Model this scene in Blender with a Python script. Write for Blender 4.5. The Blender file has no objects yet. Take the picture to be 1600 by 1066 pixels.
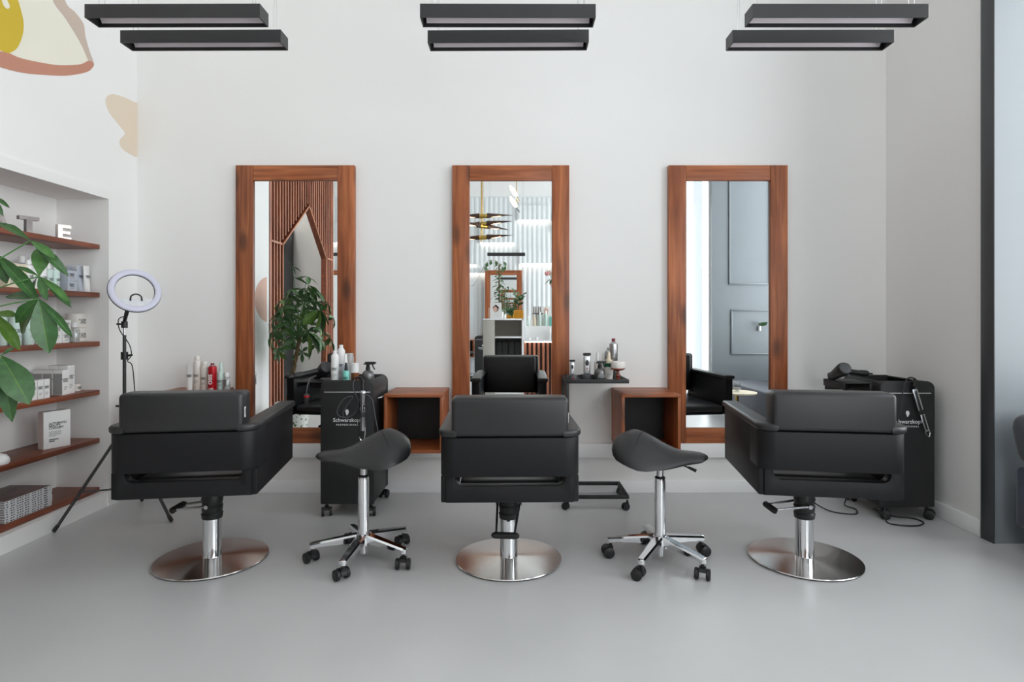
import bpy, bmesh, math, random
from mathutils import Vector, Matrix, Euler
PI = math.pi
random.seed(7)
SC = bpy.context.scene
COL = SC.collection

# ------------------------------------------------------------------ camera, sky, daylight, exposure
F, CX, HY, EYE = 928.0, 800.0, 497.0, 1.3
cam_d = bpy.data.cameras.new('camera'); cam_d.sensor_width = 36; cam_d.lens = F / 1600 * 36
cam_d.shift_y = -36 / 1600; cam_d.clip_start = .02; cam_d.clip_end = 100
cam = bpy.data.objects.new('camera', cam_d); COL.objects.link(cam)
cam.location = (0, 0, EYE); cam.rotation_euler = (PI / 2, 0, 0)
SC.camera = cam
SC.view_settings.view_transform = 'Standard'; SC.view_settings.look = 'None'
SC.view_settings.gamma = 1; SC.view_settings.use_curve_mapping = False
SC.view_settings.exposure = -0.31
SC.cycles.diffuse_bounces = 8; SC.cycles.max_bounces = 16; SC.cycles.glossy_bounces = 8
SC.cycles.transparent_max_bounces = 24
SC.cycles.caustics_reflective = False; SC.cycles.caustics_refractive = False
SC.cycles.sample_clamp_indirect = 6

W = bpy.data.worlds.new('sky'); SC.world = W; W.use_nodes = True
bg = W.node_tree.nodes['Background']; bg.inputs[0].default_value = (.86, .93, 1, 1); bg.inputs[1].default_value = 1.6

def area(name, loc, rot, sx, sy, power, color=(1, 1, 1)):
    l = bpy.data.lights.new(name, 'AREA'); l.shape = 'RECTANGLE'; l.size = sx; l.size_y = sy
    l.energy = power; l.color = color
    o = bpy.data.objects.new(name, l); COL.objects.link(o); o.location = loc; o.rotation_euler = rot
    return o
FAR_ = -5.5
DAY = (.96, .98, 1.0)
# daylight entering the street windows along the right side of the room (lights face -X; the added rear one faces +Y)
area('daylight_bay', (4.35, 1.95, 2.55), (0, PI / 2, 0), 3.5, 2.7, 205, DAY)
area('daylight_second', (3.1, -.30, 2.2), (0, PI / 2, 0), 4.0, 1.1, 105, DAY)
area('daylight_third', (3.1, -2.3, 2.2), (0, PI / 2, 0), 4.0, 1.9, 150, DAY)
area('daylight_added', (1.98, FAR_ - .45, 2.1), (PI / 2, 0, 0), 1.5, 4.0, 110, DAY)  # added light from behind, brightens the chair backs and floor
area('daylight_fourth', (3.1, -4.3, 2.2), (0, PI / 2, 0), 4.0, 1.5, 80, DAY)

# ------------------------------------------------------------------ materials
def new_mat(name):
    m = bpy.data.materials.new(name); m.use_nodes = True
    nt = m.node_tree; return m, nt, nt.nodes['Principled BSDF']
def s2l(c):
    return tuple(((v / 12.92) if v <= .04045 else ((v + .055) / 1.055) ** 2.4) for v in (x / 255 for x in c))
def mat(name, rgb, rough=.5, metal=0, var=.06, scale=6, bump=0, bscale=200, spec=.5, stretch=(1, 1, 1), **kw):
    """principled with a little procedural colour variation; rgb in sRGB 0-255"""
    m, nt, b = new_mat(name); L = nt.links.new; c = s2l(rgb)
    tc = nt.nodes.new('ShaderNodeTexCoord'); mp = nt.nodes.new('ShaderNodeMapping'); mp.inputs['Scale'].default_value = stretch
    L(tc.outputs['Object'], mp.inputs[0])
    n = nt.nodes.new('ShaderNodeTexNoise'); n.inputs['Scale'].default_value = scale; n.inputs['Detail'].default_value = 4
    L(mp.outputs[0], n.inputs['Vector'])
    r = nt.nodes.new('ShaderNodeValToRGB')
    r.color_ramp.elements[0].color = (*[max(0, v * (1 - var)) for v in c], 1); r.color_ramp.elements[0].position = .3
    r.color_ramp.elements[1].color = (*[min(1, v * (1 + var)) for v in c], 1); r.color_ramp.elements[1].position = .7
    L(n.outputs[0], r.inputs[0]); L(r.outputs[0], b.inputs['Base Color'])
    b.inputs['Roughness'].default_value = rough; b.inputs['Metallic'].default_value = metal
    b.inputs['Specular IOR Level'].default_value = spec
    for k, v in kw.items(): b.inputs[k.replace('_', ' ')].default_value = v
    if bump:
        n2 = nt.nodes.new('ShaderNodeTexNoise'); n2.inputs['Scale'].default_value = bscale; n2.inputs['Detail'].default_value = 3
        bp = nt.nodes.new('ShaderNodeBump'); bp.inputs['Strength'].default_value = bump; bp.inputs['Distance'].default_value = .002
        L(tc.outputs['Object'], n2.inputs['Vector']); L(n2.outputs[0], bp.inputs['Height']); L(bp.outputs[0], b.inputs['Normal'])
    return m
def wood(name, dark, mid, light, axis, rough=.42, knots=True):
    m, nt, b = new_mat(name); L = nt.links.new; N = nt.nodes.new
    tc = N('ShaderNodeTexCoord'); oi = N('ShaderNodeObjectInfo')
    ad = N('ShaderNodeVectorMath'); ad.operation = 'ADD'
    sc = N('ShaderNodeVectorMath'); sc.operation = 'SCALE'; sc.inputs[0].default_value = (13, 7, 5)
    L(oi.outputs['Random'], sc.inputs['Scale']); L(tc.outputs['Object'], ad.inputs[0]); L(sc.outputs[0], ad.inputs[1])
    mp = N('ShaderNodeMapping'); s = [26, 26, 26]; s['xyz'.index(axis)] = 1.6; mp.inputs['Scale'].default_value = s
    L(ad.outputs[0], mp.inputs[0])
    n = N('ShaderNodeTexNoise'); n.inputs['Scale'].default_value = 1; n.inputs['Detail'].default_value = 6; n.inputs['Distortion'].default_value = .8
    L(mp.outputs[0], n.inputs['Vector'])
    r = N('ShaderNodeValToRGB'); e = r.color_ramp.elements
    e[0].color = (*s2l(dark), 1); e[0].position = .28; e[1].color = (*s2l(light), 1); e[1].position = .74
    x = e.new(.5); x.color = (*s2l(mid), 1)
    L(n.outputs[0], r.inputs[0])
    out = r.outputs[0]
    # broad tone change along the board
    n3 = N('ShaderNodeTexNoise'); n3.inputs['Scale'].default_value = 2.2; L(ad.outputs[0], n3.inputs['Vector'])
    mr = N('ShaderNodeMapRange'); mr.inputs[1].default_value = .3; mr.inputs[2].default_value = .7; mr.inputs[3].default_value = .78; mr.inputs[4].default_value = 1.18
    L(n3.outputs[0], mr.inputs[0])
    mx = N('ShaderNodeVectorMath'); mx.operation = 'SCALE'; L(out, mx.inputs[0]); L(mr.outputs[0], mx.inputs['Scale']); out = mx.outputs[0]
    if knots:
        mp2 = N('ShaderNodeMapping'); s2 = [6, 6, 6]; s2['xyz'.index(axis)] = 2.4; mp2.inputs['Scale'].default_value = s2
        L(ad.outputs[0], mp2.inputs[0])
        v = N('ShaderNodeTexVoronoi'); v.inputs['Scale'].default_value = 1; L(mp2.outputs[0], v.inputs['Vector'])
        k = N('ShaderNodeMapRange'); k.inputs[1].default_value = .10; k.inputs[2].default_value = .27; k.inputs[3].default_value = .40; k.inputs[4].default_value = 1
        L(v.outputs['Distance'], k.inputs[0])
        m2 = N('ShaderNodeVectorMath'); m2.operation = 'SCALE'; L(out, m2.inputs[0]); L(k.outputs[0], m2.inputs['Scale']); out = m2.outputs[0]
    L(out, b.inputs['Base Color']); b.inputs['Roughness'].default_value = rough
    bp = N('ShaderNodeBump'); bp.inputs['Strength'].default_value = .15; bp.inputs['Distance'].default_value = .002
    L(n.outputs[0], bp.inputs['Height']); L(bp.outputs[0], b.inputs['Normal'])
    return m
def emit(name, rgb, strength):
    m, nt, b = new_mat(name); b.inputs['Base Color'].default_value = (*s2l(rgb), 1)
    b.inputs['Emission Color'].default_value = (*s2l(rgb), 1); b.inputs['Emission Strength'].default_value = strength
    return m
def thin_glass(name, tint, gloss=.08):
    m, nt, b = new_mat(name); L = nt.links.new
    t = nt.nodes.new('ShaderNodeBsdfTransparent'); t.inputs[0].default_value = (*tint, 1)
    g = nt.nodes.new('ShaderNodeBsdfGlossy'); g.inputs['Roughness'].default_value = .02
    lw = nt.nodes.new('ShaderNodeLayerWeight'); lw.inputs[0].default_value = .5
    pw_ = nt.nodes.new('ShaderNodeMath'); pw_.operation = 'POWER'; pw_.inputs[1].default_value = 5; L(lw.outputs['Facing'], pw_.inputs[0])
    ma = nt.nodes.new('ShaderNodeMath'); ma.operation = 'MULTIPLY_ADD'; ma.inputs[1].default_value = .5; ma.inputs[2].default_value = gloss; L(pw_.outputs[0], ma.inputs[0])
    mx = nt.nodes.new('ShaderNodeMixShader'); L(ma.outputs[0], mx.inputs[0]); L(t.outputs[0], mx.inputs[1]); L(g.outputs[0], mx.inputs[2])
    L(mx.outputs[0], nt.nodes['Material Output'].inputs[0])
    return m
M = {}
M['wall'] = mat('white_plaster', (236, 235, 233), .75, var=.012, scale=1.2, bump=.05, bscale=60)
M['ceil'] = mat('ceiling_paint', (240, 240, 240), .8, var=.01)
M['trim'] = mat('white_gloss_trim', (238, 238, 238), .4, var=.01)
M['floor'] = mat('grey_resin_floor', (196, 196, 196), .32, var=.06, scale=.9, bump=.03, bscale=25, spec=.5)
M['grey_paint'] = mat('blue_grey_satin_paint', (128, 134, 138), .3, var=.02, scale=2, spec=.6)
M['dark_paint'] = mat('dark_grey_panel', (62, 63, 66), .4, var=.03)
FR = ((116, 58, 27), (152, 84, 46), (184, 110, 64))
M['wood_z'] = wood('stained_pine_upright', *FR, 'z'); M['wood_x'] = wood('stained_pine_level', *FR, 'x')
M['wood_y'] = wood('stained_pine_deep', *FR, 'y')
SH = ((84, 40, 22), (122, 62, 38), (142, 76, 46))
M['shelf'] = wood('walnut_stained_shelf', *SH, 'y', knots=False)
M['slat'] = wood('slat_wood', (130, 76, 54), (168, 104, 76), (192, 126, 96), 'z', knots=False)
M['edge_wood'] = wood('light_edge_wood', (150, 90, 62), (186, 122, 88), (204, 142, 106), 'z', knots=False)
M['leather'] = mat('black_leatherette', (36, 36, 37), .40, var=.05, scale=3, bump=.12, bscale=420, spec=.5)
M['shell'] = mat('black_matt_shell', (21, 21, 23), .5, var=.05, scale=3, bump=.06, bscale=500, spec=.28)
M['plastic'] = mat('black_plastic', (24, 24, 25), .45, var=.05)
M['matte_black'] = mat('black_powder_coat', (30, 30, 31), .55, var=.08, bump=.1, bscale=300)
M['lamp_black'] = mat('lamp_black_metal', (40, 40, 41), .42, var=.05)
M['chrome'] = mat('chrome', (225, 226, 228), .07, 1, var=.01)
M['steel'] = mat('steel', (190, 191, 193), .25, 1, var=.02)
M['silver'] = mat('silver_strip', (205, 205, 207), .3, .6, var=.02)
M['alu'] = mat('lamp_reflector', (214, 206, 210), .3, .0, var=.03)
M['brass'] = mat('brass', (190, 160, 84), .22, 1, var=.03)
M['gold'] = mat('gold_glazed', (212, 150, 44), .35, .2, var=.1, scale=20)
M['bronze'] = mat('dark_bronze', (70, 52, 46), .4, .5, var=.08)
M['mirror'] = mat('mirror_glass', (240, 243, 243), .0, 1, var=.002)
M['cladding'] = mat('wavy_cladding', (222, 226, 227), .5, var=.02)
M['white'] = mat('white_plastic', (232, 232, 231), .38, var=.01)
M['offwhite'] = mat('warm_white_plastic', (226, 221, 214), .4, var=.01)
M['card'] = mat('white_card', (230, 229, 227), .6, var=.015)
M['pinkcard'] = mat('blush_card', (205, 188, 180), .6, var=.02)
M['greyprint'] = mat('grey_print', (150, 150, 150), .6, var=.2, scale=90)
M['greycard'] = mat('grey_card', (150, 149, 148), .6, var=.12, scale=160, stretch=(1, 1, 3))
M['bluecard'] = mat('pale_blue_card', (186, 192, 202), .6, var=.02)
M['cream'] = mat('cream_card', (226, 214, 190), .6, var=.02)
M['mint'] = mat('mint_plastic', (200, 220, 212), .35, var=.02)
M['teal'] = mat('teal_plastic', (122, 200, 188), .35, var=.03)
M['red'] = mat('red_metal', (176, 16, 30), .3, .3, var=.04)
M['darkred'] = mat('dark_red_plastic', (130, 20, 40), .4)
M['green'] = mat('dark_green_band', (14, 84, 58), .45)
M['amber'] = mat('amber_plastic', (122, 74, 40), .25, var=.05)
M['ink'] = mat('black_ink', (40, 40, 42), .6)
M['inkgrey'] = mat('grey_ink', (165, 165, 165), .6)
M['inkwhite'] = mat('white_ink', (235, 235, 235), .5)
M['clear'] = thin_glass('clear_glass', (.93, .95, .95), .12)
M['pane'] = thin_glass('window_glass', (.97, .98, .98), .04)
M['fluid'] = mat('pale_fluid', (206, 198, 186), .2, var=.02)
M['blur_clear'] = mat('frosted_plastic', (205, 204, 200), .25, var=.03, Transmission_Weight=.35)
M['gunmetal'] = mat('gunmetal', (108, 108, 108), .32, .75, var=.05)
M['charcoal'] = mat('charcoal_plastic', (58, 59, 61), .5, var=.05)
M['copper'] = wood('turned_red_wood', (84, 34, 20), (130, 58, 36), (158, 80, 52), 'z', rough=.3, knots=False)
M['navy'] = mat('navy_velvet', (30, 40, 60), .85, var=.15, scale=14, bump=.1, bscale=300, Sheen_Weight=.4)
M['pillow'] = mat('charcoal_velvet', (56, 57, 62), .85, var=.1, scale=20, Sheen_Weight=.3)
M['leaf1'] = mat('leaf_green', (70, 112, 56), .38, var=.22, scale=9)
M['leaf2'] = mat('leaf_dark', (54, 92, 48), .36, var=.22, scale=9)
M['leaf3'] = mat('leaf_fresh', (86, 122, 42), .4, var=.18, scale=9)
M['bark'] = mat('braided_bark', (112, 92, 62), .8, var=.3, scale=30, bump=.5, bscale=60, stretch=(1, 1, .3))
M['soil'] = mat('soil', (50, 40, 32), .9, var=.4, scale=60, bump=.5)
M['cable'] = mat('grey_cable', (78, 78, 80), .5)
M['ringglow'] = mat('ring_diffuser', (206, 206, 222), .3, var=.01)
M['ringpanel'] = mat('ring_panel', (215, 217, 220), .3, .3, var=.08, scale=40)
M['collar'] = mat('rubber', (18, 18, 18), .6)
M['mag'] = mat('magazine_paper', (214, 214, 216), .55, var=.02)
M['magcover'] = mat('magazine_cover', (112, 84, 82), .3, var=.6, scale=7)
M['metal_letter'] = mat('weathered_tin', (98, 92, 90), .3, .75, var=.45, scale=9)
M['metal_bright'] = mat('bright_tin', (196, 188, 184), .25, .7, var=.2, scale=10)
M['greige'] = mat('greige_laminate', (176, 173, 164), .5, var=.02)
M['greige2'] = mat('grey_laminate', (140, 134, 126), .5, var=.02)
M['led'] = emit('led_strip', (255, 240, 226), 12)
M['bulb'] = emit('glowing_bulb', (255, 214, 165), 6)
M['ceil_led'] = emit('ceiling_led', (255, 250, 244), 3)
M['blossom'] = mat('pink_blossom', (216, 150, 150), .6, var=.3, scale=40)
M['wblossom'] = mat('cream_blossom', (228, 220, 206), .6, var=.1, scale=40)
def paint(n, c): M[n] = mat(n, c, .75, var=.015, scale=2)
paint('mural_cream', (233, 229, 214)); paint('mural_tan', (198, 180, 166)); paint('mural_terracotta', (192, 136, 114))
paint('mural_yellow', (206, 178, 52)); paint('mural_beige', (224, 208, 188)); paint('mural_pink', (214, 176, 160))
# white pot printed with small plant motifs
def pot_mat():
    m, nt, b = new_mat('pot_motif'); L = nt.links.new; N = nt.nodes.new
    tc = N('ShaderNodeTexCoord'); v = N('ShaderNodeTexVoronoi'); v.inputs['Scale'].default_value = 22; L(tc.outputs['Object'], v.inputs['Vector'])
    n = N('ShaderNodeTexNoise'); n.inputs['Scale'].default_value = 60; L(tc.outputs['Object'], n.inputs['Vector'])
    a = N('ShaderNodeMath'); a.operation = 'MULTIPLY_ADD'; a.inputs[1].default_value = .35; L(n.outputs[0], a.inputs[0]); L(v.outputs['Distance'], a.inputs[2])
    r = N('ShaderNodeValToRGB'); r.color_ramp.interpolation = 'CONSTANT'; e = r.color_ramp.elements
    e[0].color = (*s2l((92, 112, 70)), 1); e[1].position = .5; e[1].color = (*s2l((228, 228, 222)), 1)
    L(a.outputs[0], r.inputs[0]); L(r.outputs[0], b.inputs['Base Color']); b.inputs['Roughness'].default_value = .35
    return m
M['pot'] = pot_mat()
# radially brushed steel
def brushed():
    m, nt, b = new_mat('brushed_steel_disc'); L = nt.links.new; N = nt.nodes.new
    b.inputs['Base Color'].default_value = (.72, .70, .68, 1); b.inputs['Metallic'].default_value = 1
    b.inputs['Roughness'].default_value = .2; b.inputs['Anisotropic'].default_value = .92; b.inputs['Anisotropic Rotation'].default_value = .25
    t = N('ShaderNodeTangent'); t.direction_type = 'RADIAL'; t.axis = 'Z'; L(t.outputs[0], b.inputs['Tangent'])
    tc = N('ShaderNodeTexCoord'); sx = N('ShaderNodeSeparateXYZ'); L(tc.outputs['Object'], sx.inputs[0])
    ln = N('ShaderNodeVectorMath'); ln.operation = 'LENGTH'; L(tc.outputs['Object'], ln.inputs[0])
    n = N('ShaderNodeTexNoise'); n.noise_dimensions = '1D'; n.inputs['Scale'].default_value = 260; L(ln.outputs['Value'], n.inputs['W'])
    bp = N('ShaderNodeBump'); bp.inputs['Strength'].default_value = .04; bp.inputs['Distance'].default_value = .001; L(n.outputs[0], bp.inputs['Height']); L(bp.outputs[0], b.inputs['Normal'])
    return m
M['brushed'] = brushed()

# ------------------------------------------------------------------ mesh helpers
class MB:
    def __init__(s): s.v = []; s.f = []; s.mi = []
    def add(s, vf, T=None, mi=0):
        v, f = vf; o = len(s.v)
        s.v += [tuple(T @ Vector(p)) for p in v] if T is not None else [tuple(p) for p in v]
        s.f += [tuple(i + o for i in q) for q in f]; s.mi += [mi] * len(f)
        return s
def box(x0, x1, y0, y1, z0, z1):
    v = [(x, y, z) for z in (z0, z1) for y in (y0, y1) for x in (x0, x1)]
    return v, [(0, 2, 3, 1), (4, 5, 7, 6), (0, 1, 5, 4), (2, 6, 7, 3), (0, 4, 6, 2), (1, 3, 7, 5)]
def bm_vf(bm):
    bm.verts.index_update()
    r = [tuple(v.co) for v in bm.verts], [tuple(v.index for v in f.verts) for f in bm.faces]
    bm.free(); return r
def rbox(x0, x1, y0, y1, z0, z1, r=.01, seg=2):
    bm = bmesh.new(); v, f = box(x0, x1, y0, y1, z0, z1)
    vs = [bm.verts.new(p) for p in v]
    for q in f: bm.faces.new([vs[i] for i in q])
    r = min(r, .49 * min(x1 - x0, y1 - y0, z1 - z0))
    bmesh.ops.bevel(bm, geom=list(bm.edges), offset=r, segments=seg, profile=.5, affect='EDGES')
    return bm_vf(bm)
def lathe(prof, n=24, cx=0, cy=0):
    """profile [(r,z)...] bottom to top, closed with caps when r>0 at the ends"""
    v = []; f = []
    for r, z in prof:
        for k in range(n):
            a = 2 * PI * k / n; v.append((cx + r * math.cos(a), cy + r * math.sin(a), z))
    for i in range(len(prof) - 1):
        for k in range(n):
            f.append((i * n + k, i * n + (k + 1) % n, (i + 1) * n + (k + 1) % n, (i + 1) * n + k))
    if prof[0][0] > 1e-5: f.append(tuple(range(n - 1, -1, -1)))
    if prof[-1][0] > 1e-5: f.append(tuple(range((len(prof) - 1) * n, len(prof) * n)))
    return v, f
def cyl(r, z0, z1, n=20, cx=0, cy=0, b=.0):
    if b: return lathe([(r - b, z0), (r, z0 + b), (r, z1 - b), (r - b, z1)], n, cx, cy)
    return lathe([(r, z0), (r, z1)], n, cx, cy)
def smooth_path(pts, k=6, closed=False):
    P = [Vector(p) for p in pts]; n = len(P); out = []
    for i in range(n if closed else n - 1):
        g = (lambda j: P[j % n]) if closed else (lambda j: P[max(0, min(n - 1, j))])
        a, b, c, d = g(i - 1), g(i), g(i + 1), g(i + 2)
        for t in range(k):
            t /= k
            out.append(.5 * ((2 * b) + (c - a) * t + (2 * a - 5 * b + 4 * c - d) * t * t + (3 * b - a - 3 * c + d) * t ** 3))
    if not closed: out.append(P[-1])
    return out
def tube(pts, r, n=8, closed=False):
    P = [Vector(p) for p in pts]; m = len(P); v = []; f = []; up = None
    R = r if isinstance(r, (list, tuple)) else [r] * m
    for i in range(m):
        if closed: t = P[(i + 1) % m] - P[i - 1]
        else: t = P[min(i + 1, m - 1)] - P[max(i - 1, 0)]
        t = t.normalized() if t.length > 1e-9 else Vector((0, 0, 1))
        if up is None: up = t.orthogonal().normalized()
        up = (up - t * up.dot(t)); up = up.normalized() if up.length > 1e-6 else t.orthogonal().normalized()
        w = t.cross(up)
        for k in range(n):
            a = 2 * PI * k / n; v.append(tuple(P[i] + (up * math.cos(a) + w * math.sin(a)) * R[i]))
    for i in range(m if closed else m - 1):
        j = (i + 1) % m
        for k in range(n): f.append((i * n + k, i * n + (k + 1) % n, j * n + (k + 1) % n, j * n + k))
    if not closed: f.append(tuple(range(n - 1, -1, -1))); f.append(tuple(range((m - 1) * n, m * n)))
    return v, f
def prism(poly, h0, h1, axis='z'):
    """poly 2D extruded h0..h1; axis z: (x,y); axis y: (x,z); axis x: (y,z)"""
    A = sum(poly[i - 1][0] * poly[i][1] - poly[i][0] * poly[i - 1][1] for i in range(len(poly)))
    if A < 0: poly = poly[::-1]
    put = {'z': lambda a, b, h: (a, b, h), 'y': lambda a, b, h: (a, h, b), 'x': lambda a, b, h: (h, a, b)}[axis]
    n = len(poly); v = [put(a, b, h0) for a, b in poly] + [put(a, b, h1) for a, b in poly]
    f = [tuple(range(n - 1, -1, -1)), tuple(range(n, 2 * n))] + [(i, (i + 1) % n, n + (i + 1) % n, n + i) for i in range(n)]
    if axis == 'y': f = [q[::-1] for q in f]
    return v, f
def bprism(poly, h0, h1, axis='z', r=.006, seg=2, top_only=False):
    bm = bmesh.new(); v, f = prism(poly, h0, h1, axis)
    vs = [bm.verts.new(p) for p in v]
    for q in f: bm.faces.new([vs[i] for i in q])
    bm.normal_update(); n = len(poly); bm.faces.ensure_lookup_table()
    caps = [bm.faces[1]] if top_only else [bm.faces[0], bm.faces[1]]
    bmesh.ops.bevel(bm, geom=list({e for c in caps for e in c.edges}), offset=r, segments=seg, profile=.5, affect='EDGES')
    return bm_vf(bm)
def rrect(x0, x1, y0, y1, r, n=4):
    """rounded rectangle; r = (bl, br, tr, tl) or one number"""
    R = r if isinstance(r, tuple) else (r,) * 4; out = []
    for (cx, cy, a0, q) in ((x0, y0, PI, R[0]), (x1, y0, 1.5 * PI, R[1]), (x1, y1, 0, R[2]), (x0, y1, .5 * PI, R[3])):
        sx = 1 if cx == x0 else -1; sy = 1 if cy == y0 else -1
        if q < 1e-6: out.append((cx, cy)); continue
        for k in range(n + 1):
            a = a0 + .5 * PI * k / n; out.append((cx + sx * q + q * math.cos(a), cy + sy * q + q * math.sin(a)))
    return out
def sphere(r, c=(0, 0, 0), n=16, m=10, sx=1, sy=1, sz=1):
    v, f = lathe([(r * math.sin(PI * i / m) if 0 < i < m else 1e-6, -r * math.cos(PI * i / m)) for i in range(m + 1)], n)
    return [(c[0] + x * sx, c[1] + y * sy, c[2] + z * sz) for x, y, z in v], f
def mesh_of(name, mb, mats, sharp=38):
    me = bpy.data.meshes.new(name); me.from_pydata(mb.v, [], mb.f)
    for m in (mats if isinstance(mats, (list, tuple)) else [mats]): me.materials.append(m)
    if any(mb.mi): me.polygons.foreach_set('material_index', mb.mi)
    me.polygons.foreach_set('use_smooth', [True] * len(me.polygons))
    me.update(); me.set_sharp_from_angle(angle=math.radians(sharp))
    return me
def ob(name, mb, mats, parent=None, T=None, kind=None, label=None):
    me = mb if isinstance(mb, bpy.types.Mesh) else mesh_of(name, mb if isinstance(mb, MB) else MB().add(mb), mats)
    o = bpy.data.objects.new(name, me); COL.objects.link(o)
    if parent is not None: o.parent = parent
    if T is not None: o.matrix_local = T
    if kind: o['kind'] = kind
    if label: o['label'] = label
    return o
def thing(name, label, cat, loc=(0, 0, 0), rz=0, group=None):
    o = bpy.data.objects.new(name, None); COL.objects.link(o); o.empty_display_size = .1
    o.location = loc; o.rotation_euler = (0, 0, rz); tag(o, label, cat, group); return o
def tag(o, label, cat, group=None):
    o['label'] = label; o['category'] = cat
    if group: o['group'] = group
    return o
def kids(o): return [c for c in bpy.data.objects if c.parent == o]
def dup(root, loc, rz=None, label=None, group=None):
    r = root.copy(); COL.objects.link(r); r.location = loc
    if rz is not None: r.rotation_euler = (0, 0, rz)
    if label: r['label'] = label
    if group: r['group'] = group
    for c in kids(root):
        d = c.copy(); COL.objects.link(d); d.parent = r
        for g in kids(c):
            e = g.copy(); COL.objects.link(e); e.parent = d
    return r
def T(x=0, y=0, z=0, rx=0, ry=0, rz=0, s=1):
    return Matrix.Translation((x, y, z)) @ Euler((rx, ry, rz)).to_matrix().to_4x4() @ Matrix.Diagonal((s, s, s, 1))
def at(px, py, d): return Vector(((px - CX) / F * d, d, EYE - (py - HY) / F * d))
def wall_l(px, py, X=-2.795):            # a point on the left wall -> (y, z)
    d = X * F / (px - CX); return (d, EYE - (py - HY) / F * d)
# lettering: flat mesh facing -Y, centred (or left aligned), optional bend round a cylinder of radius r
_tx = {}
def text_vf(s, size, bend=0, bold=.0, align='CENTER', res=2):
    k = (s, size, bend, bold, align)
    if k in _tx: return _tx[k]
    c = bpy.data.curves.new('lettering', 'FONT'); c.body = s; c.size = size; c.align_x = align; c.align_y = 'CENTER'
    c.resolution_u = res; c.offset = bold; c.space_line = .8
    o = bpy.data.objects.new('lettering', c); COL.objects.link(o)
    dg = bpy.context.evaluated_depsgraph_get(); me = bpy.data.meshes.new_from_object(o.evaluated_get(dg))
    v = [(p.co.x, -.0004, p.co.y) for p in me.vertices]; f = [tuple(q.vertices) for q in me.polygons]
    if bend: v = [((bend + .0005) * math.sin(x / bend), bend - (bend + .0005) * math.cos(x / bend), z) for x, y, z in v]
    COL.objects.unlink(o); bpy.data.objects.remove(o); bpy.data.meshes.remove(me); bpy.data.curves.remove(c)
    _tx[k] = (v, f); return v, f
def bars(w, z0, z1, n, bend=0):          # unreadable small print as thin raised lines
    v = []; f = []
    for i in range(n):
        z = z1 + (z0 - z1) * (i + .5) / n; h = abs(z1 - z0) / n * .25; ww = w * (1 if i < n - 1 else .6)
        for j in range(3):
            xa = -w / 2 + ww * j / 3; xb = -w / 2 + ww * (j + 1) / 3
            q = [(xa, -.0004, z - h), (xb, -.0004, z - h), (xb, -.0004, z + h), (xa, -.0004, z + h)]
            if bend: q = [((bend + .0005) * math.sin(x / bend), bend - (bend + .0005) * math.cos(x / bend), zz) for x, y, zz in q]
            f.append(tuple(range(len(v), len(v) + 4))); v += q
    return v, f

# ------------------------------------------------------------------ the room
YB, XL, XR, H = 4.43, -2.795, 2.79, 4.75
FAR = -5.5
def st(name, mb, m, parent=None): return ob(name, mb, m, parent, kind='structure')
st('floor', MB().add(box(-4.8, 4.2, FAR - .3, YB + .2, -.08, 0)), M['floor'])
st('ceiling', MB().add(box(-4.8, 4.2, FAR - .3, YB + .2, H, H + .1)), M['ceil'])
st('wall_back', MB().add(box(-3.2, 3.1, YB, YB + .15, 0, H)), M['wall'])
NY0, NY1, NZ0, NZ1, NX = 2.55, 4.10, .10, 2.12, -3.145
DA, DB, DM = 1.58, -.14, .62            # house shaped opening: jambs and ridge
EV, RG = 2.2, 2.86
wl = MB()
wl.add(box(-3.165, XL, NY1, YB, 0, H)); wl.add(box(-3.165, XL, NY0, NY1, NZ1, H)); wl.add(box(-3.165, XL, NY0, NY1, 0, NZ0))
wl.add(box(-3.2, NX, NY0, NY1, NZ0, NZ1)); wl.add(box(-3.165, XL, 1.99, NY0, 0, H))
wl.add(box(-2.945, XL, -.47, 1.99, 3.502, H))
WL = st('wall_left', wl, M['wall'])
# slim plaster border round the niche
st('trim_3', MB().add(box(XL, XL + .012, NY0 - .1, NY1 + .08, NZ1, NZ1 + .067)).add(box(XL, XL + .012, NY1, NY1 + .08, 0, NZ1)), M['wall'])
st('wall_annex', MB().add(box(-4.8, -2.875, -.55, -.47, 0, H)).add(box(-4.8, -4.6, -.47, 2.2, 0, H)).add(box(-4.6, -3.165, 2.1, 2.2, 0, H)), M['wall'])
st('wall_left_rear', MB().add(box(-4.8, -4.6, FAR, -.55, 0, H)), M['wall'])
wr = MB().add(box(XR, 2.95, 3.51, YB, 0, H))
wr.add(box(XR, 2.95, -.92, -.86, 0, H)); wr.add(box(XR, 2.95, -1.35, -.92, 0, H)); wr.add(box(XR, 2.95, -3.55, -3.3, 0, H)); wr.add(box(XR, 2.95, FAR, -5.1, 0, H))
wr.add(box(XR, 2.95, -5.1, .3, 4.25, H)); wr.add(box(XR, 2.95, -5.1, -.92, 0, .25))
st('wall_right', wr, M['wall'])
st('wall_alcove_near', MB().add(box(XR - .012, 4.2, 3.42, 3.51, 0, H)), M['grey_paint'])
st('trim_2', rbox(XR - .02, XR - .0125, 3.415, 3.512, 0, H, .002), M['dark_paint'])
WA = st('wall_alcove_far', MB().add(box(XR + .045, 4.2, .3, .4, 0, H)), M['grey_paint'])
st('wall_alcove_street', MB().add(box(4.02, 4.2, .4, 3.42, 0, .62)).add(box(4.02, 4.2, .4, 3.42, 4.35, H)), M['grey_paint'])
def moulding(x0, x1, z0, z1):
    for q in ((x0, x1, z0, z0 + .022), (x0, x1, z1 - .022, z1), (x0, x0 + .022, z0 + .022, z1 - .022), (x1 - .022, x1, z0 + .022, z1 - .022)):
        ob('panel_moulding', rbox(q[0], q[1], .4, .42, q[2], q[3], .006), M['grey_paint'], WA)
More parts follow.
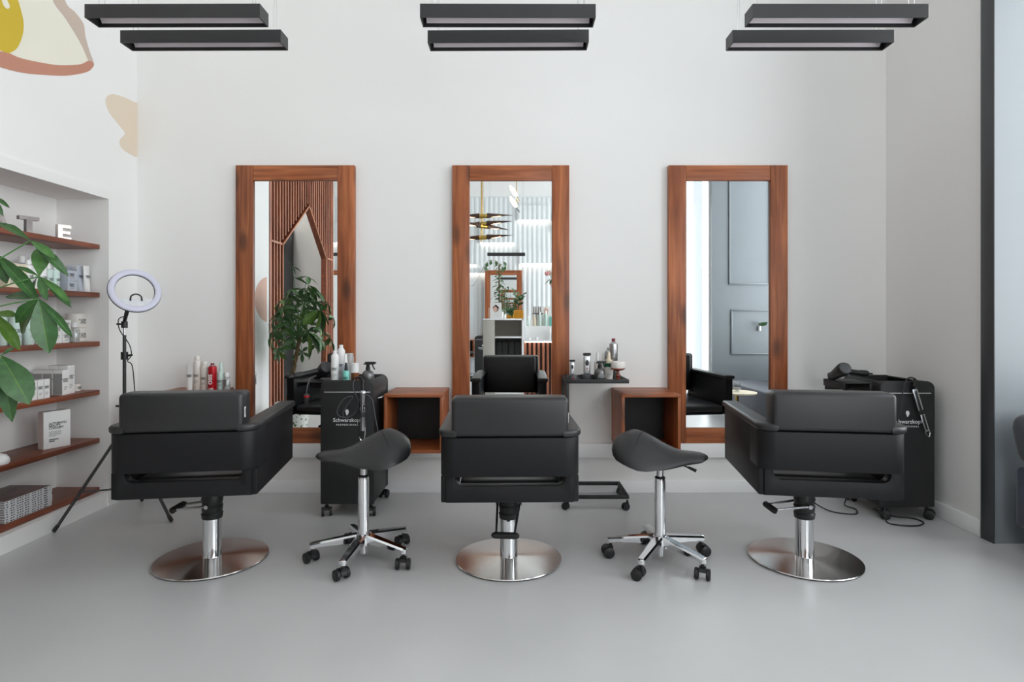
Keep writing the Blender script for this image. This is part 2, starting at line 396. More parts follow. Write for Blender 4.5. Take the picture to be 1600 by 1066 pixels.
moulding(3.07, 3.66, 1.77, 4.2); moulding(3.1, 3.78, .78, 1.42)
def window(n, x, y0, y1, z0, z1, cols, rows):
    fr = MB(); w = .06
    fr.add(box(x - .03, x + .05, y0, y0 + w, z0, z1)).add(box(x - .03, x + .05, y1 - w, y1, z0, z1))
    fr.add(box(x - .03, x + .05, y0 + w, y1 - w, z0, z0 + w)).add(box(x - .03, x + .05, y0 + w, y1 - w, z1 - w, z1))
    ys = [y0 + w + (y1 - y0 - 2 * w) * i / cols for i in range(cols + 1)]; zs = [z0 + w + (z1 - z0 - 2 * w) * i / rows for i in range(rows + 1)]
    for y in ys[1:-1]: fr.add(box(x - .02, x + .04, y - .02, y + .02, z0 + w, z1 - w))
    o = st('window_%d' % n, fr, M['trim'])
    for i in range(cols): ob('pane', box(x + .005, x + .011, ys[i] + .021, ys[i + 1] - .021, z0 + w, z1 - w), M['pane'], o)
window(1, 4.08, .4, 3.42, .62, 4.35, 3, 1)
window(2, 2.86, -.86, .3, .0, 4.25, 1, 1)
window(3, 2.86, -3.3, -1.35, .25, 4.25, 2, 1)
window(4, 2.86, -5.1, -3.55, .25, 4.25, 2, 1)
# ledge under the mirrors, skirtings
st('trim_1', MB().add(rbox(XL, XR, YB - .045, YB, .268, .372, .004)), M['trim'])
st('baseboard_back', MB().add(rbox(XL, XR, YB - .016, YB, 0, .092, .004)), M['trim'])
st('baseboard_right', MB().add(rbox(XR - .016, XR, 3.52, YB - .02, 0, .1, .004)), M['trim'])
st('baseboard_left', MB().add(rbox(XL, XL + .012, NY1 + .085, YB - .02, 0, .07, .003)), M['trim'])
# painted mural on the left wall
def patch(name, pts, m, lift, label, smooth=True, raw=False):
    P = [(p if raw else wall_l(*p)) for p in pts]
    if smooth: P = [(v.x, v.y) for v in smooth_path([(a, b, 0) for a, b in P], 5, True)]
    P = [(min(a, YB - .001), b) for a, b in P]
    Q = [P[i] for i in range(len(P)) if (Vector(P[i]) - Vector(P[i - 1])).length > .0015]
    ob(name, prism(Q, XL, XL + lift, 'x'), M[m], WL, label=label)
patch('mural_patch', [(60, -70), (81, 0), (103, 31), (125, 67), (138, 95), (125, 101), (94, 102.5), (62, 98), (31, 91), (12, 83), (-10, 77), (-70, 40), (-90, -20), (-40, -70)], 'mural_cream', .0012, 'cream white of the painted eye')
patch('mural_patch', [(62, -70), (81, -2), (103, 30), (125, 66), (138, 95), (146, 98), (139, 78), (133, 56), (130, 37), (117, 19), (101, 0), (88, -70)], 'mural_tan', .0018, 'tan upper lid of the painted eye')
patch('mural_patch', [(138, 95), (146, 99), (144, 106), (134, 113), (106, 118), (75, 117.5), (37, 114), (0, 105), (-60, 85), (-60, 45), (-10, 76.5), (12, 82.5), (31, 90.5), (62, 97.5), (94, 102), (125, 100.5)], 'mural_terracotta', .0024, 'terracotta lower lid of the painted eye')
patch('mural_patch', [(31, 12), (36, 34), (35, 53), (28, 72), (19, 80.6), (7, 81.5), (-30, 60), (-40, 0), (-20, -40), (10, -35), (25, -5)], 'mural_yellow', .003, 'yellow iris of the painted eye')
patch('mural_patch', [(2, 1), (5, 9), (11, 14), (14.4, 10), (11, 2), (5, -9), (0, -6)], 'mural_cream', .0036, 'small cream glint in the yellow iris')
patch('mural_patch', [(166, 153), (175, 147), (194, 152), (206, 158), (218, 166), (219, 205), (218, 244), (200, 239), (189, 230), (187, 219), (195, 209), (187, 197), (172, 178), (165.6, 163)], 'mural_beige', .0012, 'beige rounded shape by the corner')
el = [(1.99 + .38 * math.cos(a), 1.51 + .26 * math.sin(a)) for a in [2 * PI * k / 40 for k in range(40)]]
patch('mural_patch', [p for p in el if p[0] > 2.0], 'mural_pink', .0012, 'pink rounded shape beside the slats', smooth=False, raw=True)

# far wall clad in wavy white panels with light strips under the overlapping ones
WF = st('wall_far', MB().add(box(-4.8, 1.25, FAR - .2, FAR, 0, H)).add(box(2.7, 2.95, FAR - .2, FAR, 0, H)).add(box(1.25, 2.7, FAR - .2, FAR, 4.1, H)), M['wall'])
fr5 = MB()
for q in ((1.25, 1.31, 0, 4.1), (2.64, 2.7, 0, 4.1), (1.31, 2.64, 0, .06), (1.31, 2.64, 4.04, 4.1), (1.955, 1.995, .06, 4.04)): fr5.add(box(q[0], q[1], FAR - .12, FAR - .04, q[2], q[3]))
W5 = st('window_5', fr5, M['trim'])  # added window out of view, put in to let the rear light through
for x0, x1 in ((1.311, 1.954), (1.996, 2.639)): ob('pane', box(x0, x1, FAR - .083, FAR - .077, .06, 4.04), M['pane'], W5)
def wavy(x0, x1, z0, z1, y, amp=.03, lam=.115, seg=6):
    n = int((x1 - x0) / lam * seg); v = []; f = []
    for i in range(n + 1):
        x = x0 + (x1 - x0) * i / n; yy = y + amp * abs(math.sin(PI * x / lam)) ** .7
        v += [(x, yy, z0), (x, yy, z1)]
    for i in range(n): f.append((2 * i + 2, 2 * i, 2 * i + 1, 2 * i + 3))
    return v, f
wv = MB().add(wavy(-4.6, 1.2, 0, 4.2, FAR + .002)).add(box(-4.6, 1.2, FAR, FAR + .025, 4.2, 4.215))
ob('wavy_cladding', wv, M['cladding'], WF)
for (x0, x1, z0, z1) in ((.12, .93, 3.64, 4.0), (-.78, .06, 3.1, 3.6), (.18, 1.18, 2.6, 2.95), (-1.5, -.46, 2.37, 2.5), (-1.9, -.85, 2.58, 2.95), (.98, 1.19, 3.36, 3.8), (-4.5, -3.9, 3.1, 3.6), (-3.3, -2.2, 2.9, 3.4)):
    p = MB().add(wavy(x0, x1, z0, z1, FAR + .09)); w = wavy(x0, x1, z0, z1, FAR + .09)[0]
    p.add(box(x0, x1, FAR + .02, FAR + .09, z1 - .004, z1)).add(box(x0, x0 + .004, FAR + .02, FAR + .09, z0, z1)).add(box(x1 - .004, x1, FAR + .02, FAR + .09, z0, z1))
    ob('raised_panel', p, M['cladding'], WF)
    ob('light_strip', box(x0 + .02, x1 - .02, FAR + .04, FAR + .07, z0 + .004, z0 + .016), M['led'], WF)

# slat screen round the house shaped opening, on the left wall behind the viewer
SX0, SX1 = XL - .075, XL - .008
sl = thing('slat_screen', 'tall screen of upright wooden slats round a house shaped doorway', 'screen', (XL, .7, 0))
IS = Matrix.Translation((-XL, -.7, 0))
def roof_z(y, off=0):
    if y >= DA + off or y <= DB - off: return 0
    t = (DA + off - y) / (DA - DM + off) if y > DM else (y - DB + off) / (DM - DB + off)
    return EV + (RG + off * .7 - EV) * t
TOP = 3.5
ns = 27
for i in range(ns):
    y = 1.9 - (1.9 + .40) * i / (ns - 1); z0 = roof_z(y, .03)
    ob('slat', MB().add(box(SX0 + .012, SX1, y - .014, y + .014, z0 + (.02 if z0 else 0), TOP - .03), IS), M['slat'], sl)
bk = MB().add(box(SX0 + .001, SX0 + .011, DA, 1.93, 0, TOP - .03), IS).add(box(SX0 + .001, SX0 + .011, -.43, DB, 0, TOP - .03), IS)
bk.add(prism([(DA, EV), (DM, RG), (DB, EV), (DB, TOP - .03), (DA, TOP - .03)], SX0 + .001, SX0 + .011, 'x'), IS)
ob('gap_shade', bk, M['bronze'], sl)  # dark sheet behind the slats stands in for the shade in their gaps
for y in (1.95, -.45): ob('post', MB().add(box(SX0, SX1 + .01, y - .02, y + .02, 0, TOP), IS), M['slat'], sl)
ob('top_rail', MB().add(box(SX0, SX1 + .01, -.43, 1.93, TOP - .03, TOP), IS), M['slat'], sl)
def edge(p, q, w=.016, xa=None, xb=None):
    a, b = Vector(p), Vector(q); n = Vector((-(b - a).y, (b - a).x)).normalized() * w
    return MB().add(prism([tuple(a - n * 0), tuple(b - n * 0), tuple(b + n), tuple(a + n)], xa or SX0 - .005, xb or SX1, 'x'), IS)
for p, q in (((DA, EV), (DA, 0)), ((DM, RG), (DA, EV)), ((DB, EV), (DM, RG)), ((DB, 0), (DB, EV))):
    ob('opening_board', edge(q, p, .018), M['shelf'], sl); ob('edge_strip', edge(q, p, .02, SX1 + .0005, SX1 + .012), M['edge_wood'], sl)  # reveal boards take a darker wood, their shade put into the colour
for y0, y1 in ((1.6, 1.93), (-.43, -.16)): ob('cross_rail', MB().add(box(SX1, SX1 + .012, y0, y1, EV - .012, EV + .012), IS), M['edge_wood'], sl)
# tall dark cupboard beyond the opening
tc = thing('tall_cupboard', 'tall dark grey cupboard in the side room beyond the doorway', 'cupboard', (-3.86, -.26, 0))
ob('carcass', rbox(-.4, .45, -.19, .18, 0, 2.7, .004), M['dark_paint'], tc)
ob('door', rbox(-.39, .44, .182, .2, .03, 2.0, .003), M['dark_paint'], tc); ob('door', rbox(-.39, .44, .182, .2, 2.02, 2.68, .003), M['dark_paint'], tc)
annex = bpy.data.lights.new('annex_fill', 'AREA'); annex.shape = 'DISK'; annex.size = .5; annex.energy = 45; annex.color = (1, .97, .93)  # unseen fill light, added to brighten the side room
ao = bpy.data.objects.new('annex_fill', annex); COL.objects.link(ao); ao.location = (-3.75, 1.0, H - .02)

# ------------------------------------------------------------------ framed mirrors
def framed_mirror(label, x0, x1, z0, z1, yw, group, rz=0, sw=.128, rw=.112, tilt=0):
    """stands with its back on a wall at yw and looks to -Y (turned by rz)"""
    t = thing('framed_mirror', label, 'mirror', ((x0 + x1) / 2, yw, z0), rz, group)
    w = (x1 - x0) / 2; h = z1 - z0; d = -.04
    for s in (-1, 1):
        a, b = sorted((s * w, s * (w - sw))); ob('stile', rbox(a, b, d, -.001, 0, h, .003), M['wood_z'], t)
    ob('rail', rbox(-w + sw + .0005, w - sw - .0005, d + .002, -.001, 0, rw, .003), M['wood_x'], t)
    ob('rail', rbox(-w + sw + .0005, w - sw - .0005, d + .002, -.001, h - rw, h, .003), M['wood_x'], t)
    ob('glass', MB().add(box(-w + sw - .004, w - sw + .004, -.003, .003, rw - .004 - h / 2, h - rw + .004 - h / 2), T(0, -.017, h / 2, tilt)), M['mirror'], t)
    return t
MG = 'framed mirrors on the station wall'
MX = ((-2.044, -1.164), (-.442, .4234), (1.159, 2.039))
for (a, b), l in zip(MX, ('tall wood framed mirror reflecting the slat screen and the leafy plant', 'tall wood framed mirror reflecting the reception unit and brass chandelier', 'tall wood framed mirror reflecting the grey panelled alcove')):
    framed_mirror(l, a, b, .373, 2.43, YB, MG, tilt=0)

# ------------------------------------------------------------------ wooden box shelves on the wall
def wall_box(label, x0, y1, group='box shelves beside the mirrors', rz=0):
    t = thing('wall_box', label, 'shelf', (x0, y1, .385), rz, group); s = .398; k = .02
    ob('top_panel', rbox(0, s, -.42, 0, s - k, s, .0015), M['wood_x'], t); ob('bottom_panel', rbox(0, s, -.42, 0, 0, k, .0015), M['wood_x'], t)
    ob('side_panel', rbox(0, k, -.42, 0, k + .0003, s - k - .0003, .0015), M['wood_z'], t); ob('side_panel', rbox(s - k, s, -.42, 0, k + .0003, s - k - .0003, .0015), M['wood_z'], t)
    ob('back_panel', box(k, s - k, -.03, -.02, k, s - k), M['matte_black'], t)
    return t
wall_box('open wooden wall box under the row of hair products, left of the first mirror', -2.475, YB)
wall_box('open wooden wall box between the left trolley and the middle mirror', -.866, YB)
wall_box('open wooden wall box beside the tray cart, left of the third mirror', .742, YB)

# ------------------------------------------------------------------ niche shelves
SZ = (1.806, 1.475, 1.138, .804, .472, .134)
for z, l in zip(SZ, ('top wooden niche shelf holding metal letters', 'second niche shelf from the top, with pale bottles, boxes and tubes', 'third niche shelf from the top, with mint bottles and stacked jars', 'fourth niche shelf, with small white and tall grey-sided boxes', 'fifth niche shelf, holding one upright white book', 'lowest niche shelf, holding the magazine stack')):
    t = ob('niche_shelf', MB().add(rbox(-.151, .148, -.774, .774, -.032, 0, .002)), M['shelf']); t.location = (-2.993, (NY0 + NY1) / 2, z)
    tag(t, l, 'shelf', 'wooden shelves in the niche')

# ------------------------------------------------------------------ hanging linear lamps
def linear_lamp(label, x, y, z=2.753, group='black linear lamps', L=.85, w=.1, h=.066, tilt=0):
    t = thing('linear_lamp', label, 'lamp', (x, y, z), tilt, group); a = L / 2; k = .006
    hs = MB().add(box(-a, a, -w / 2, -w / 2 + k, 0, h)).add(box(-a, a, w / 2 - k, w / 2, 0, h)).add(box(-a, -a + k, -w / 2 + k, w / 2 - k, 0, h)).add(box(a - k, a, -w / 2 + k, w / 2 - k, 0, h)).add(box(-a + k, a - k, -w / 2 + k, w / 2 - k, h - k, h))
    ob('housing', hs, M['lamp_black'], t)
    n = 8; v = []; f = []
    for i in range(n + 1):
        q = -1 + 2 * i / n; v += [(-a + .02, q * (w / 2 - k), .018 + .03 * (1 - q * q)), (a - .02, q * (w / 2 - k), .018 + .03 * (1 - q * q))]
    f = [(2 * i, 2 * i + 2, 2 * i + 3, 2 * i + 1) for i in range(n)]
    ob('reflector', (v, f), M['alu'], t)
    for s in (-1, 1):
        for e in (-1, 1):
            ob('wire', tube([(s * (a - .05), e * .02, h), (s * (a - .05 - .02 * e), e * .02, H - z)], .0012, 5), M['steel'], t)
    return t
for x, p in ((-1.642, 'over the first chair'), (-.02, 'over the middle chair'), (1.588, 'over the third chair')):
    for y, q in ((2.92, 'nearer of the pair'), (3.18, 'farther of the pair')):
        linear_lamp('black linear lamp on thin wires, %s hanging %s' % (q, p), x, y, tilt=random.uniform(-.012, .012))

# ------------------------------------------------------------------ salon chairs (look to +Y)
def salon_chair(label, loc, rz, lever_az, droop, lift=0):
    t = thing('salon_chair', label, 'chair', loc, rz, 'salon chairs facing the mirrors')
    ob('floor_ring', cyl(.279, 0, .006, 48), M['collar'], t)
    d = ob('base_disc', lathe([(.284, .006), (.285, .009), (.283, .012), (.24, .014), (.14, .018), (.06, .021), (.048, .022)], 72), M['brushed'], t)
    ob('column', lathe([(.049, .02), (.0465, .026), (.0465, .25)], 36), M['chrome'], t)
    cup = [(.05, .225), (.052, .23)]
    for k in range(5): cup += [(.052 - .003 * (k % 2), .24 + .02 * k), (.055 - .003 * (k % 2), .25 + .02 * k)]
    ob('pump_cup', lathe(cup + [(.05, .345), (.05, .418 + lift)], 32), M['plastic'], t)
    ca, sa = math.cos(lever_az - rz), math.sin(lever_az - rz)
    def lv(u, v, z): return (u * ca - v * sa, u * sa + v * ca, z)
    lev = ob('pump_lever', MB().add(tube([lv(-.01, -.062, .30), lv(.02, -.06, .30), lv(.18, -.046, .30 - droop)], .0065)).add(tube([lv(-.01, .062, .30), lv(.02, .06, .30), lv(.18, .046, .30 - droop)], .0065)).add(tube([lv(0, -.07, .30), lv(0, -.05, .30)], .011)).add(tube([lv(0, .07, .30), lv(0, .05, .30)], .011)), M['steel'], t)
    ob('pedal', tube([lv(.175, -.062, .296 - droop), lv(.185, -.054, .3 - droop), lv(.185, .054, .3 - droop), lv(.175, .062, .296 - droop)], [.013, .017, .017, .013], 10), M['collar'], lev)
    ob('mount_plate', rbox(-.09, .09, -.1, .1, .405, .4185, .004), M['plastic'], t)
    # lower back wall with a slot, and the seat body
    w = .305; prof = [(-w, .42), (w, .42), (w, .5625), (.262, .5625)]
    prof += [(.262 - .035 + .035 * math.cos(a), .50 + .035 + .035 * math.sin(a) * 1 - .0) for a in [-PI / 2 * k / 5 for k in range(0, 6)]]
    prof += [(-.262 + .035 - .035 * math.cos(a), .50 + .035 + .035 * math.sin(a)) for a in [-PI / 2 + PI / 2 * k / 5 for k in range(0, 6)]]
    prof += [(-.262, .5625), (-w, .5625)]
    ob('lower_back', bprism(prof, -.375, -.315, 'y', .006), M['shell'], t)
    ob('seat_body', rbox(-.25, .25, -.3145, .385, .4195, .445, .008), M['shell'], t)
    sc_ = bmesh.new()
    ob('seat_cushion', rbox(-.245, .245, -.30, .40, .4455, .506, .024, 4), M['leather'], t)
    for s in (-1, 1):
        L = [(-.36, .42), (.40, .42), (.405, .735), (-.2, .735), (-.2, .548), (-.36, .548)]
        x0, x1 = sorted((s * .262, s * .33))
        ob('arm', bprism(L, x0, x1, 'x', .007), M['shell'], t)
        o = [(.25, .414), (.342, .414)] + [(.262 + .08 * math.cos(a), -.335 + .08 * math.sin(a)) for a in [-PI / 2 * k / 8 for k in range(9)]] + [(.25, -.415)]
        o = [(s * a, b) for a, b in o]
        ob('arm_pad', bprism(o, .7355, .772, 'z', .014, 3), M['leather'], t)
    # wrap-round band: outer path with rounded corners
    r = .075; out = [(-.332, -.21), (-.332, -.405 + r)] + [(-.332 + r - r * math.cos(a), -.405 + r - r * math.sin(a)) for a in [PI / 2 * k / 8 for k in range(1, 9)]]
    out += [(-a, b) for a, b in out[::-1]]
    r2 = r - .055; inn = [(-.277, -.21), (-.277, -.35 + r2)] + [(-.277 + r2 - r2 * math.cos(a), -.35 + r2 - r2 * math.sin(a)) for a in [PI / 2 * k / 4 for k in range(1, 5)]]
    inn += [(-a, b) for a, b in inn[::-1]]
    ob('back_band', bprism(out + inn[::-1], .5635 - .014, .735, 'z', .005), M['shell'], t)
    bk = rbox(-.276, .276, -.412, -.275, .738, .925, .022, 4)
    ob('backrest', bk, M['leather'], t)
    ob('back_pad', rbox(-.246, .246, -.349, -.255, .56, .918, .02, 4), M['leather'], t)
    tg = ob('maker_tag', rbox(.2765, .2785, -.385, -.367, .80, .85, .0005), M['white'], t)
    ob('print', MB().add(bars(.036, -.006, .006, 3), T(.279, -.376, .825, 0, PI / 2, PI / 2)), M['ink'], tg)
    for c in kids(t):
        if not c.name.split('.')[0] in ('floor_ring', 'base_disc', 'column', 'pump_cup', 'pump_lever'): c.location.z += lift
    return t
CH = (('black salon chair nearest the wall niche, turned slightly left, lever pointing left', (-1.615, 3.2, 0), .14, PI, .02, .022),
      ('black salon chair before the middle mirror, seen squarely from behind, lever hanging down', (-.017, 3.2, 0), .02, -PI * .53, .105),
      ('black salon chair before the third mirror, with sheen on its backrest', (1.575, 3.2, 0), -.14, PI, .02, .022))
for c in CH: salon_chair(*c)

# ------------------------------------------------------------------ castors
def caster_mesh(R, w, hood=True):
    """twin wheel castor; swivel axis at origin top, wheel trails to -y; z from 0 to 2R+"""
    a = MB().add(tube([(0, 0, R * 2.0), (0, 0, R * 2.75)], R * .3, 10))
    if hood:
        pts = []
        for k in range(9):
            q = PI * k / 8 * .85 - .1; pts.append((-R * .55 + R * 1.08 * math.cos(q), R * 1.0 + R * 1.08 * math.sin(q)))
        inn = [(-R * .55 + R * .8 * math.cos(q), R + R * .8 * math.sin(q)) for q in [PI * k / 8 * .85 - .1 for k in range(8, -1, -1)]]
        a.add(prism([(p[0], p[1]) for p in pts + inn], -w * .3, w * .3, 'x'))
        a.add(box(-w * .3, w * .3, -R * .5, R * .35, R * 1.75, R * 2.1))
    wh = lathe([(R * .2, -w * .19), (R * .8, -w * .19), (R, -w * .13), (R, w * .13), (R * .8, w * .19), (R * .2, w * .19)], 20)
    return a, wh
_cm = {}
def caster(parent, x, y, rz, R=.028, w=.05, m='plastic', z=0):
    k = (R, w)
    if k not in _cm:
        a, wh = caster_mesh(R, w)
        _cm[k] = (mesh_of('caster', a, M[m]), mesh_of('wheel', MB().add(wh, Euler((0, PI / 2, 0)).to_matrix().to_4x4()), M[m]))
    c = ob('caster', _cm[k][0], None, parent, T(x, y, z, rz=rz))
    for s in (-1, 1): ob('wheel', _cm[k][1], None, c, T(s * w * .5, -R * .55, R))
    return c

# ------------------------------------------------------------------ saddle stools
def saddle_vf(n=40, m=14):
    """saddle pad: +x is the high rear, -x the narrow nose"""
    Ls = .245
    def sm(t): t = max(0, min(1, t)); return t * t * (3 - 2 * t)
    def wid(u): return .085 + .115 * sm((u + .75) / 1.25)
    def zc(u):
        z = .035 * (1 - sm((u + 1.05) / .9)) * .25
        z += .10 * sm((u + .55) / 1.2)
        return z - .05 * max(0, u - .55) ** 1.3 * 2.2
    def dr(u): return .012 + .125 * sm((u + .7) / 1.2)
    v = []; f = []
    for side in (1, -1):
        for j in range(m + 1):
            r = 1 - (1 - j / m) ** 1.6 if side == 1 else (j / m)
            for k in range(n):
                a = 2 * PI * k / n; c, s = math.cos(a), math.sin(a)
                e = (abs(c) ** 3.2 + abs(s) ** 3.2) ** (-1 / 3.2)
                u = r * c * e; yy = r * s * e; x = u * Ls
                t = .033 * math.sqrt(max(0, 1 - r ** 5)); z = zc(u) - dr(u) * abs(yy) ** 1.9
                z += t * (1 if side == 1 else -.75)
                v.append((x, yy * wid(u), z))
    for side in range(2):
        b = side * (m + 1) * n
        for j in range(m):
            for k in range(n):
                q = (b + j * n + k, b + j * n + (k + 1) % n, b + (j + 1) * n + (k + 1) % n, b + (j + 1) * n + k)
                f.append(q[::-1] if side == 0 else q)
    ns_ = len(v); seam = []
    for k in range(25):
        yy = -1 + 2 * k / 24; u = .38 + .12 * (yy * yy); e = .93
        z = zc(u) - dr(u) * abs(yy * e) ** 1.9 + .033 * math.sqrt(max(0, 1 - min(1, math.hypot(u, yy * e)) ** 5))
        seam.append((u * Ls, yy * e * wid(u), z + .0012))
    return (v, f), seam
def saddle_stool(label, loc, seat_rz, a0, lever_az):
    t = thing('saddle_stool', label, 'stool', loc, 0, 'saddle stools between the salon chairs')
    ob('column', lathe([(.030, .085), (.0295, .09), (.0285, .43), (.027, .445)], 28), M['chrome'], t)
    ob('piston', cyl(.0185, .4455, .545, 20), M['steel'], t)
    ob('column_collar', lathe([(.0275, .4455), (.0275, .451), (.021, .456)], 24), M['collar'], t)
    ob('hub', lathe([(.016, .03), (.02, .034), (.02, .08), (.05, .084), (.052, .1), (.047, .13), (.031, .142)], 28), M['chrome'], t)
    for k in range(5):
        a = a0 + k * 2 * PI / 5
        v = []; f = []; N = 6
        for i in range(N + 1):
            q = i / N; u = .035 + .235 * q; hw = .027 - .006 * q; zt = .142 - .036 * q; zb = .096 - .014 * q
            v += [(u, -hw, zb + .004), (u, -hw, zt - .008), (u, -hw + .008, zt), (u, hw - .008, zt), (u, hw, zt - .008), (u, hw, zb + .004)]
        for i in range(N):
            for j in range(6): f.append((i * 6 + j, i * 6 + (j + 1) % 6, i * 6 + 6 + (j + 1) % 6, i * 6 + 6 + j))
        f += [tuple(range(6)), tuple(range(N * 6 + 5, N * 6 - 1, -1))]
        f = [q[::-1] for q in f]
        lg = ob('leg', MB().add((v, f)).add(cyl(.0195, .076, .104, 14, .262, 0, .003)), M['chrome'], t, T(rz=a))
        caster(t, .262 * math.cos(a), .262 * math.sin(a), random.uniform(-2.6, 2.6), .0285, .056)
    S, seam = saddle_vf()
    R = T(0, 0, .565, rz=seat_rz)
    st_ = ob('seat', S, M['leather'], t, R)
    ob('seam', tube(seam, .0022, 6), M['plastic'], st_)
    ob('seat_plate', rbox(-.08, .08, -.05, .05, -.028, -.016, .004), M['plastic'], st_)
    ca, sa = math.cos(lever_az), math.sin(lever_az)
    lv = ob('seat_lever', tube([(.03 * ca, .03 * sa, .535), (.10 * ca, .10 * sa, .53), (.17 * ca, .17 * sa, .505)], .0045), M['plastic'], t)
    ob('grip', tube([(.145 * ca, .145 * sa, .515), (.185 * ca, .185 * sa, .499)], [.007, .009], 10), M['plastic'], lv)
    return t
saddle_stool('black saddle stool between the first and middle chairs, nose pointing left', (-.80, 3.2, 0), PI + .42 + PI, math.radians(-98), PI - .35)
saddle_stool('black saddle stool between the middle and third chairs, nose pointing right', (.79, 3.17, 0), PI - .42, math.radians(-124), -.35)

# ------------------------------------------------------------------ trolleys
def head_logo():
    p = [(-.2, -1), (.35, -.75), (.3, -.45), (.55, -.4), (.6, -.15), (.75, -.05), (.6, .2), (.65, .5), (.35, .85), (-.1, .95), (-.55, .8), (-.75, .4), (-.7, 0), (-.45, -.3), (-.4, -.6)]
    q = [(v.x * .016, v.y * .02) for v in smooth_path([(a, b, 0) for a, b in p], 3, True)]
    return prism(q, -.0006, 0, 'y')
def trolley(label, loc, rz=0, group='black hairdressing trolleys', writing=True):
    t = thing('trolley', label, 'trolley', loc, rz, group)
    w, d, zb, zt = .175, .22, .085, .893
    ob('body', rbox(-w + .004, w - .004, -d + .02, d - .02, zb, .845, .006), M['plastic'], t)
    op = rrect(-w, w, zb - .003, zt, (.01, .01, .05, .05), 8)
    fp = ob('front_panel', bprism(op, -d, -d + .02, 'y', .004), M['matte_black'], t)
    ob('back_panel', bprism(op, d - .02, d, 'y', .004), M['matte_black'], t)
    for s in (-1, 1):
        c = [(s * (w - .05 + .05 * math.cos(a)), zt - .05 + .05 * math.sin(a)) for a in [.5 * PI * k / 8 for k in range(9)]]
        c = [(s * w, .82)] + c[:7]; inn = [(p[0] - s * .012, p[1] - .004) for p in c[::-1]]
        ob('side_rail', bprism(c + inn, -d + .0205, d - .0205, 'y', .002), M['matte_black'], t)
        ob('handle', tube([(s * (w + .0), -.10, .76), (s * (w + .022), -.09, .765), (s * (w + .022), -.05, .765), (s * w, -.04, .76)], .006), M['steel'], t)
    ob('tray_liner', rbox(-w + .01, w - .01, -d + .022, d - .022, .8455, .853, .003), M['charcoal'], t)
    ob('silver_strip', rbox(-.15, .15, -d - .002, -d - .0002, .812, .819, .0006), M['silver'], fp)
    ob('drawer_line', rbox(-w + .006, w - .006, -d - .0012, -d - .0002, .800, .803, .0003), M['plastic'], fp)
    if writing:
        ob('lettering', MB().add(text_vf('Schwarzkopf', .036, 0, .0004), T(0, -d - .0004, .632)), M['inkwhite'], fp)
        ob('lettering', MB().add(text_vf('P R O F E S S I O N A L', .0145, 0, .0004), T(0, -d - .0004, .601)), M['inkwhite'], fp)
        ob('emblem', MB().add(head_logo(), T(0, -d - .0003, .684)), M['inkwhite'], fp)
    # side holder for the dryer
    hd = MB().add(rbox(-w - .19, -w - .001, -.14, .12, .868, .876, .002)).add(rbox(-w - .19, -w - .184, -.14, .12, .83, .868, .002))
    ob('side_holder', hd.add(rbox(-w - .18, -w - .001, .11, .12, .80, .868, .002)).add(rbox(-w - .02, -w - .001, -.14, .11, .79, .868, .002)), M['matte_black'], t)
    for x in (-1, 1):
        for y in (-1, 1): caster(t, x * (w - .03), y * (d - .035), random.uniform(-1.2, 1.2) + (0 if y < 0 else PI), .030, .05)
    return t
LT = (-1.077, 4.10, 0); RT = (2.545, 4.04, 0)
trolley('black salon trolley beside the first mirror, crowded with hair products', LT)
trolley('black salon trolley in the corner behind the third chair', RT)

# ------------------------------------------------------------------ C-shaped tray cart
tr = thing('tray_cart', 'narrow black metal tray cart on small casters beside the middle mirror', 'cart', (.578, 4.19, 0))
b = .011; w, d = .203, .165
for y in (-d, d): ob('post', rbox(-w - b, -w + b, y - b, y + b, .1, .856, .002), M['matte_black'], tr)
fr = MB().add(rbox(-w - b, w + b, -d - b, -d + b, .075, .099, .002)).add(rbox(-w - b, w + b, d - b, d + b, .075, .099, .002)).add(rbox(-w - b, -w + b, -d + b, d - b, .075, .099, .002)).add(rbox(w - b, w + b, -d + b, d - b, .075, .099, .002))
ob('base_frame', fr, M['matte_black'], tr)
ty = MB().add(rbox(-w - b, w + b, -d - b, -d + b, .8565, .883, .002)).add(rbox(-w - b, w + b, d - b, d + b, .8565, .883, .002)).add(rbox(-w - b, -w + b, -d + b, d - b, .8565, .883, .002)).add(rbox(w - b, w + b, -d + b, d - b, .8565, .883, .002)).add(box(-w, w, -d, d, .859, .869))
ob('tray', ty, M['matte_black'], tr)
for x in (-w, w):
    for y in (-d, d): caster(tr, x, y, random.uniform(-3, 3), .024, .026)

# ------------------------------------------------------------------ ring light on a tripod
rl = thing('ring_light', 'round ring light on a black tripod in the corner by the niche', 'lamp', (-2.516, 3.856, 0))
C = Vector((.082, -.02, 1.478)); nrm = Vector((.68, -.72, .40)).normalized()
zax = nrm; xax = Vector((0, 0, 1)).cross(zax).normalized(); yax = zax.cross(xax)
RM = Matrix.Translation(C) @ Matrix((xax, yax, zax)).transposed().to_4x4()
def ring(R, r, zs=1, n=64, m=14, z0=0):
    v = []; f = []
    for i in range(n):
        a = 2 * PI * i / n
        for j in range(m):
            q = 2 * PI * j / m; rr = R + r * math.cos(q); v.append((rr * math.cos(a), rr * math.sin(a), z0 + r * zs * math.sin(q)))
    for i in range(n):
        for j in range(m): f.append((i * m + j, ((i + 1) % n) * m + j, ((i + 1) % n) * m + (j + 1) % m, i * m + (j + 1) % m))
    return v, f
ob('diffuser_ring', MB().add(ring(.131, .0195, .55), RM), M['ringglow'], rl)
ob('back_shell', MB().add(ring(.131, .0215, .5, z0=-.008), RM), M['plastic'], rl)
seg = [(.125 * math.cos(a), .125 * math.sin(a)) for a in [PI * 1.16 + PI * .68 * k / 20 for k in range(21)]]
pn = ob('control_panel', MB().add(prism(seg, -.006, .004, 'z'), RM), M['ringpanel'], rl)
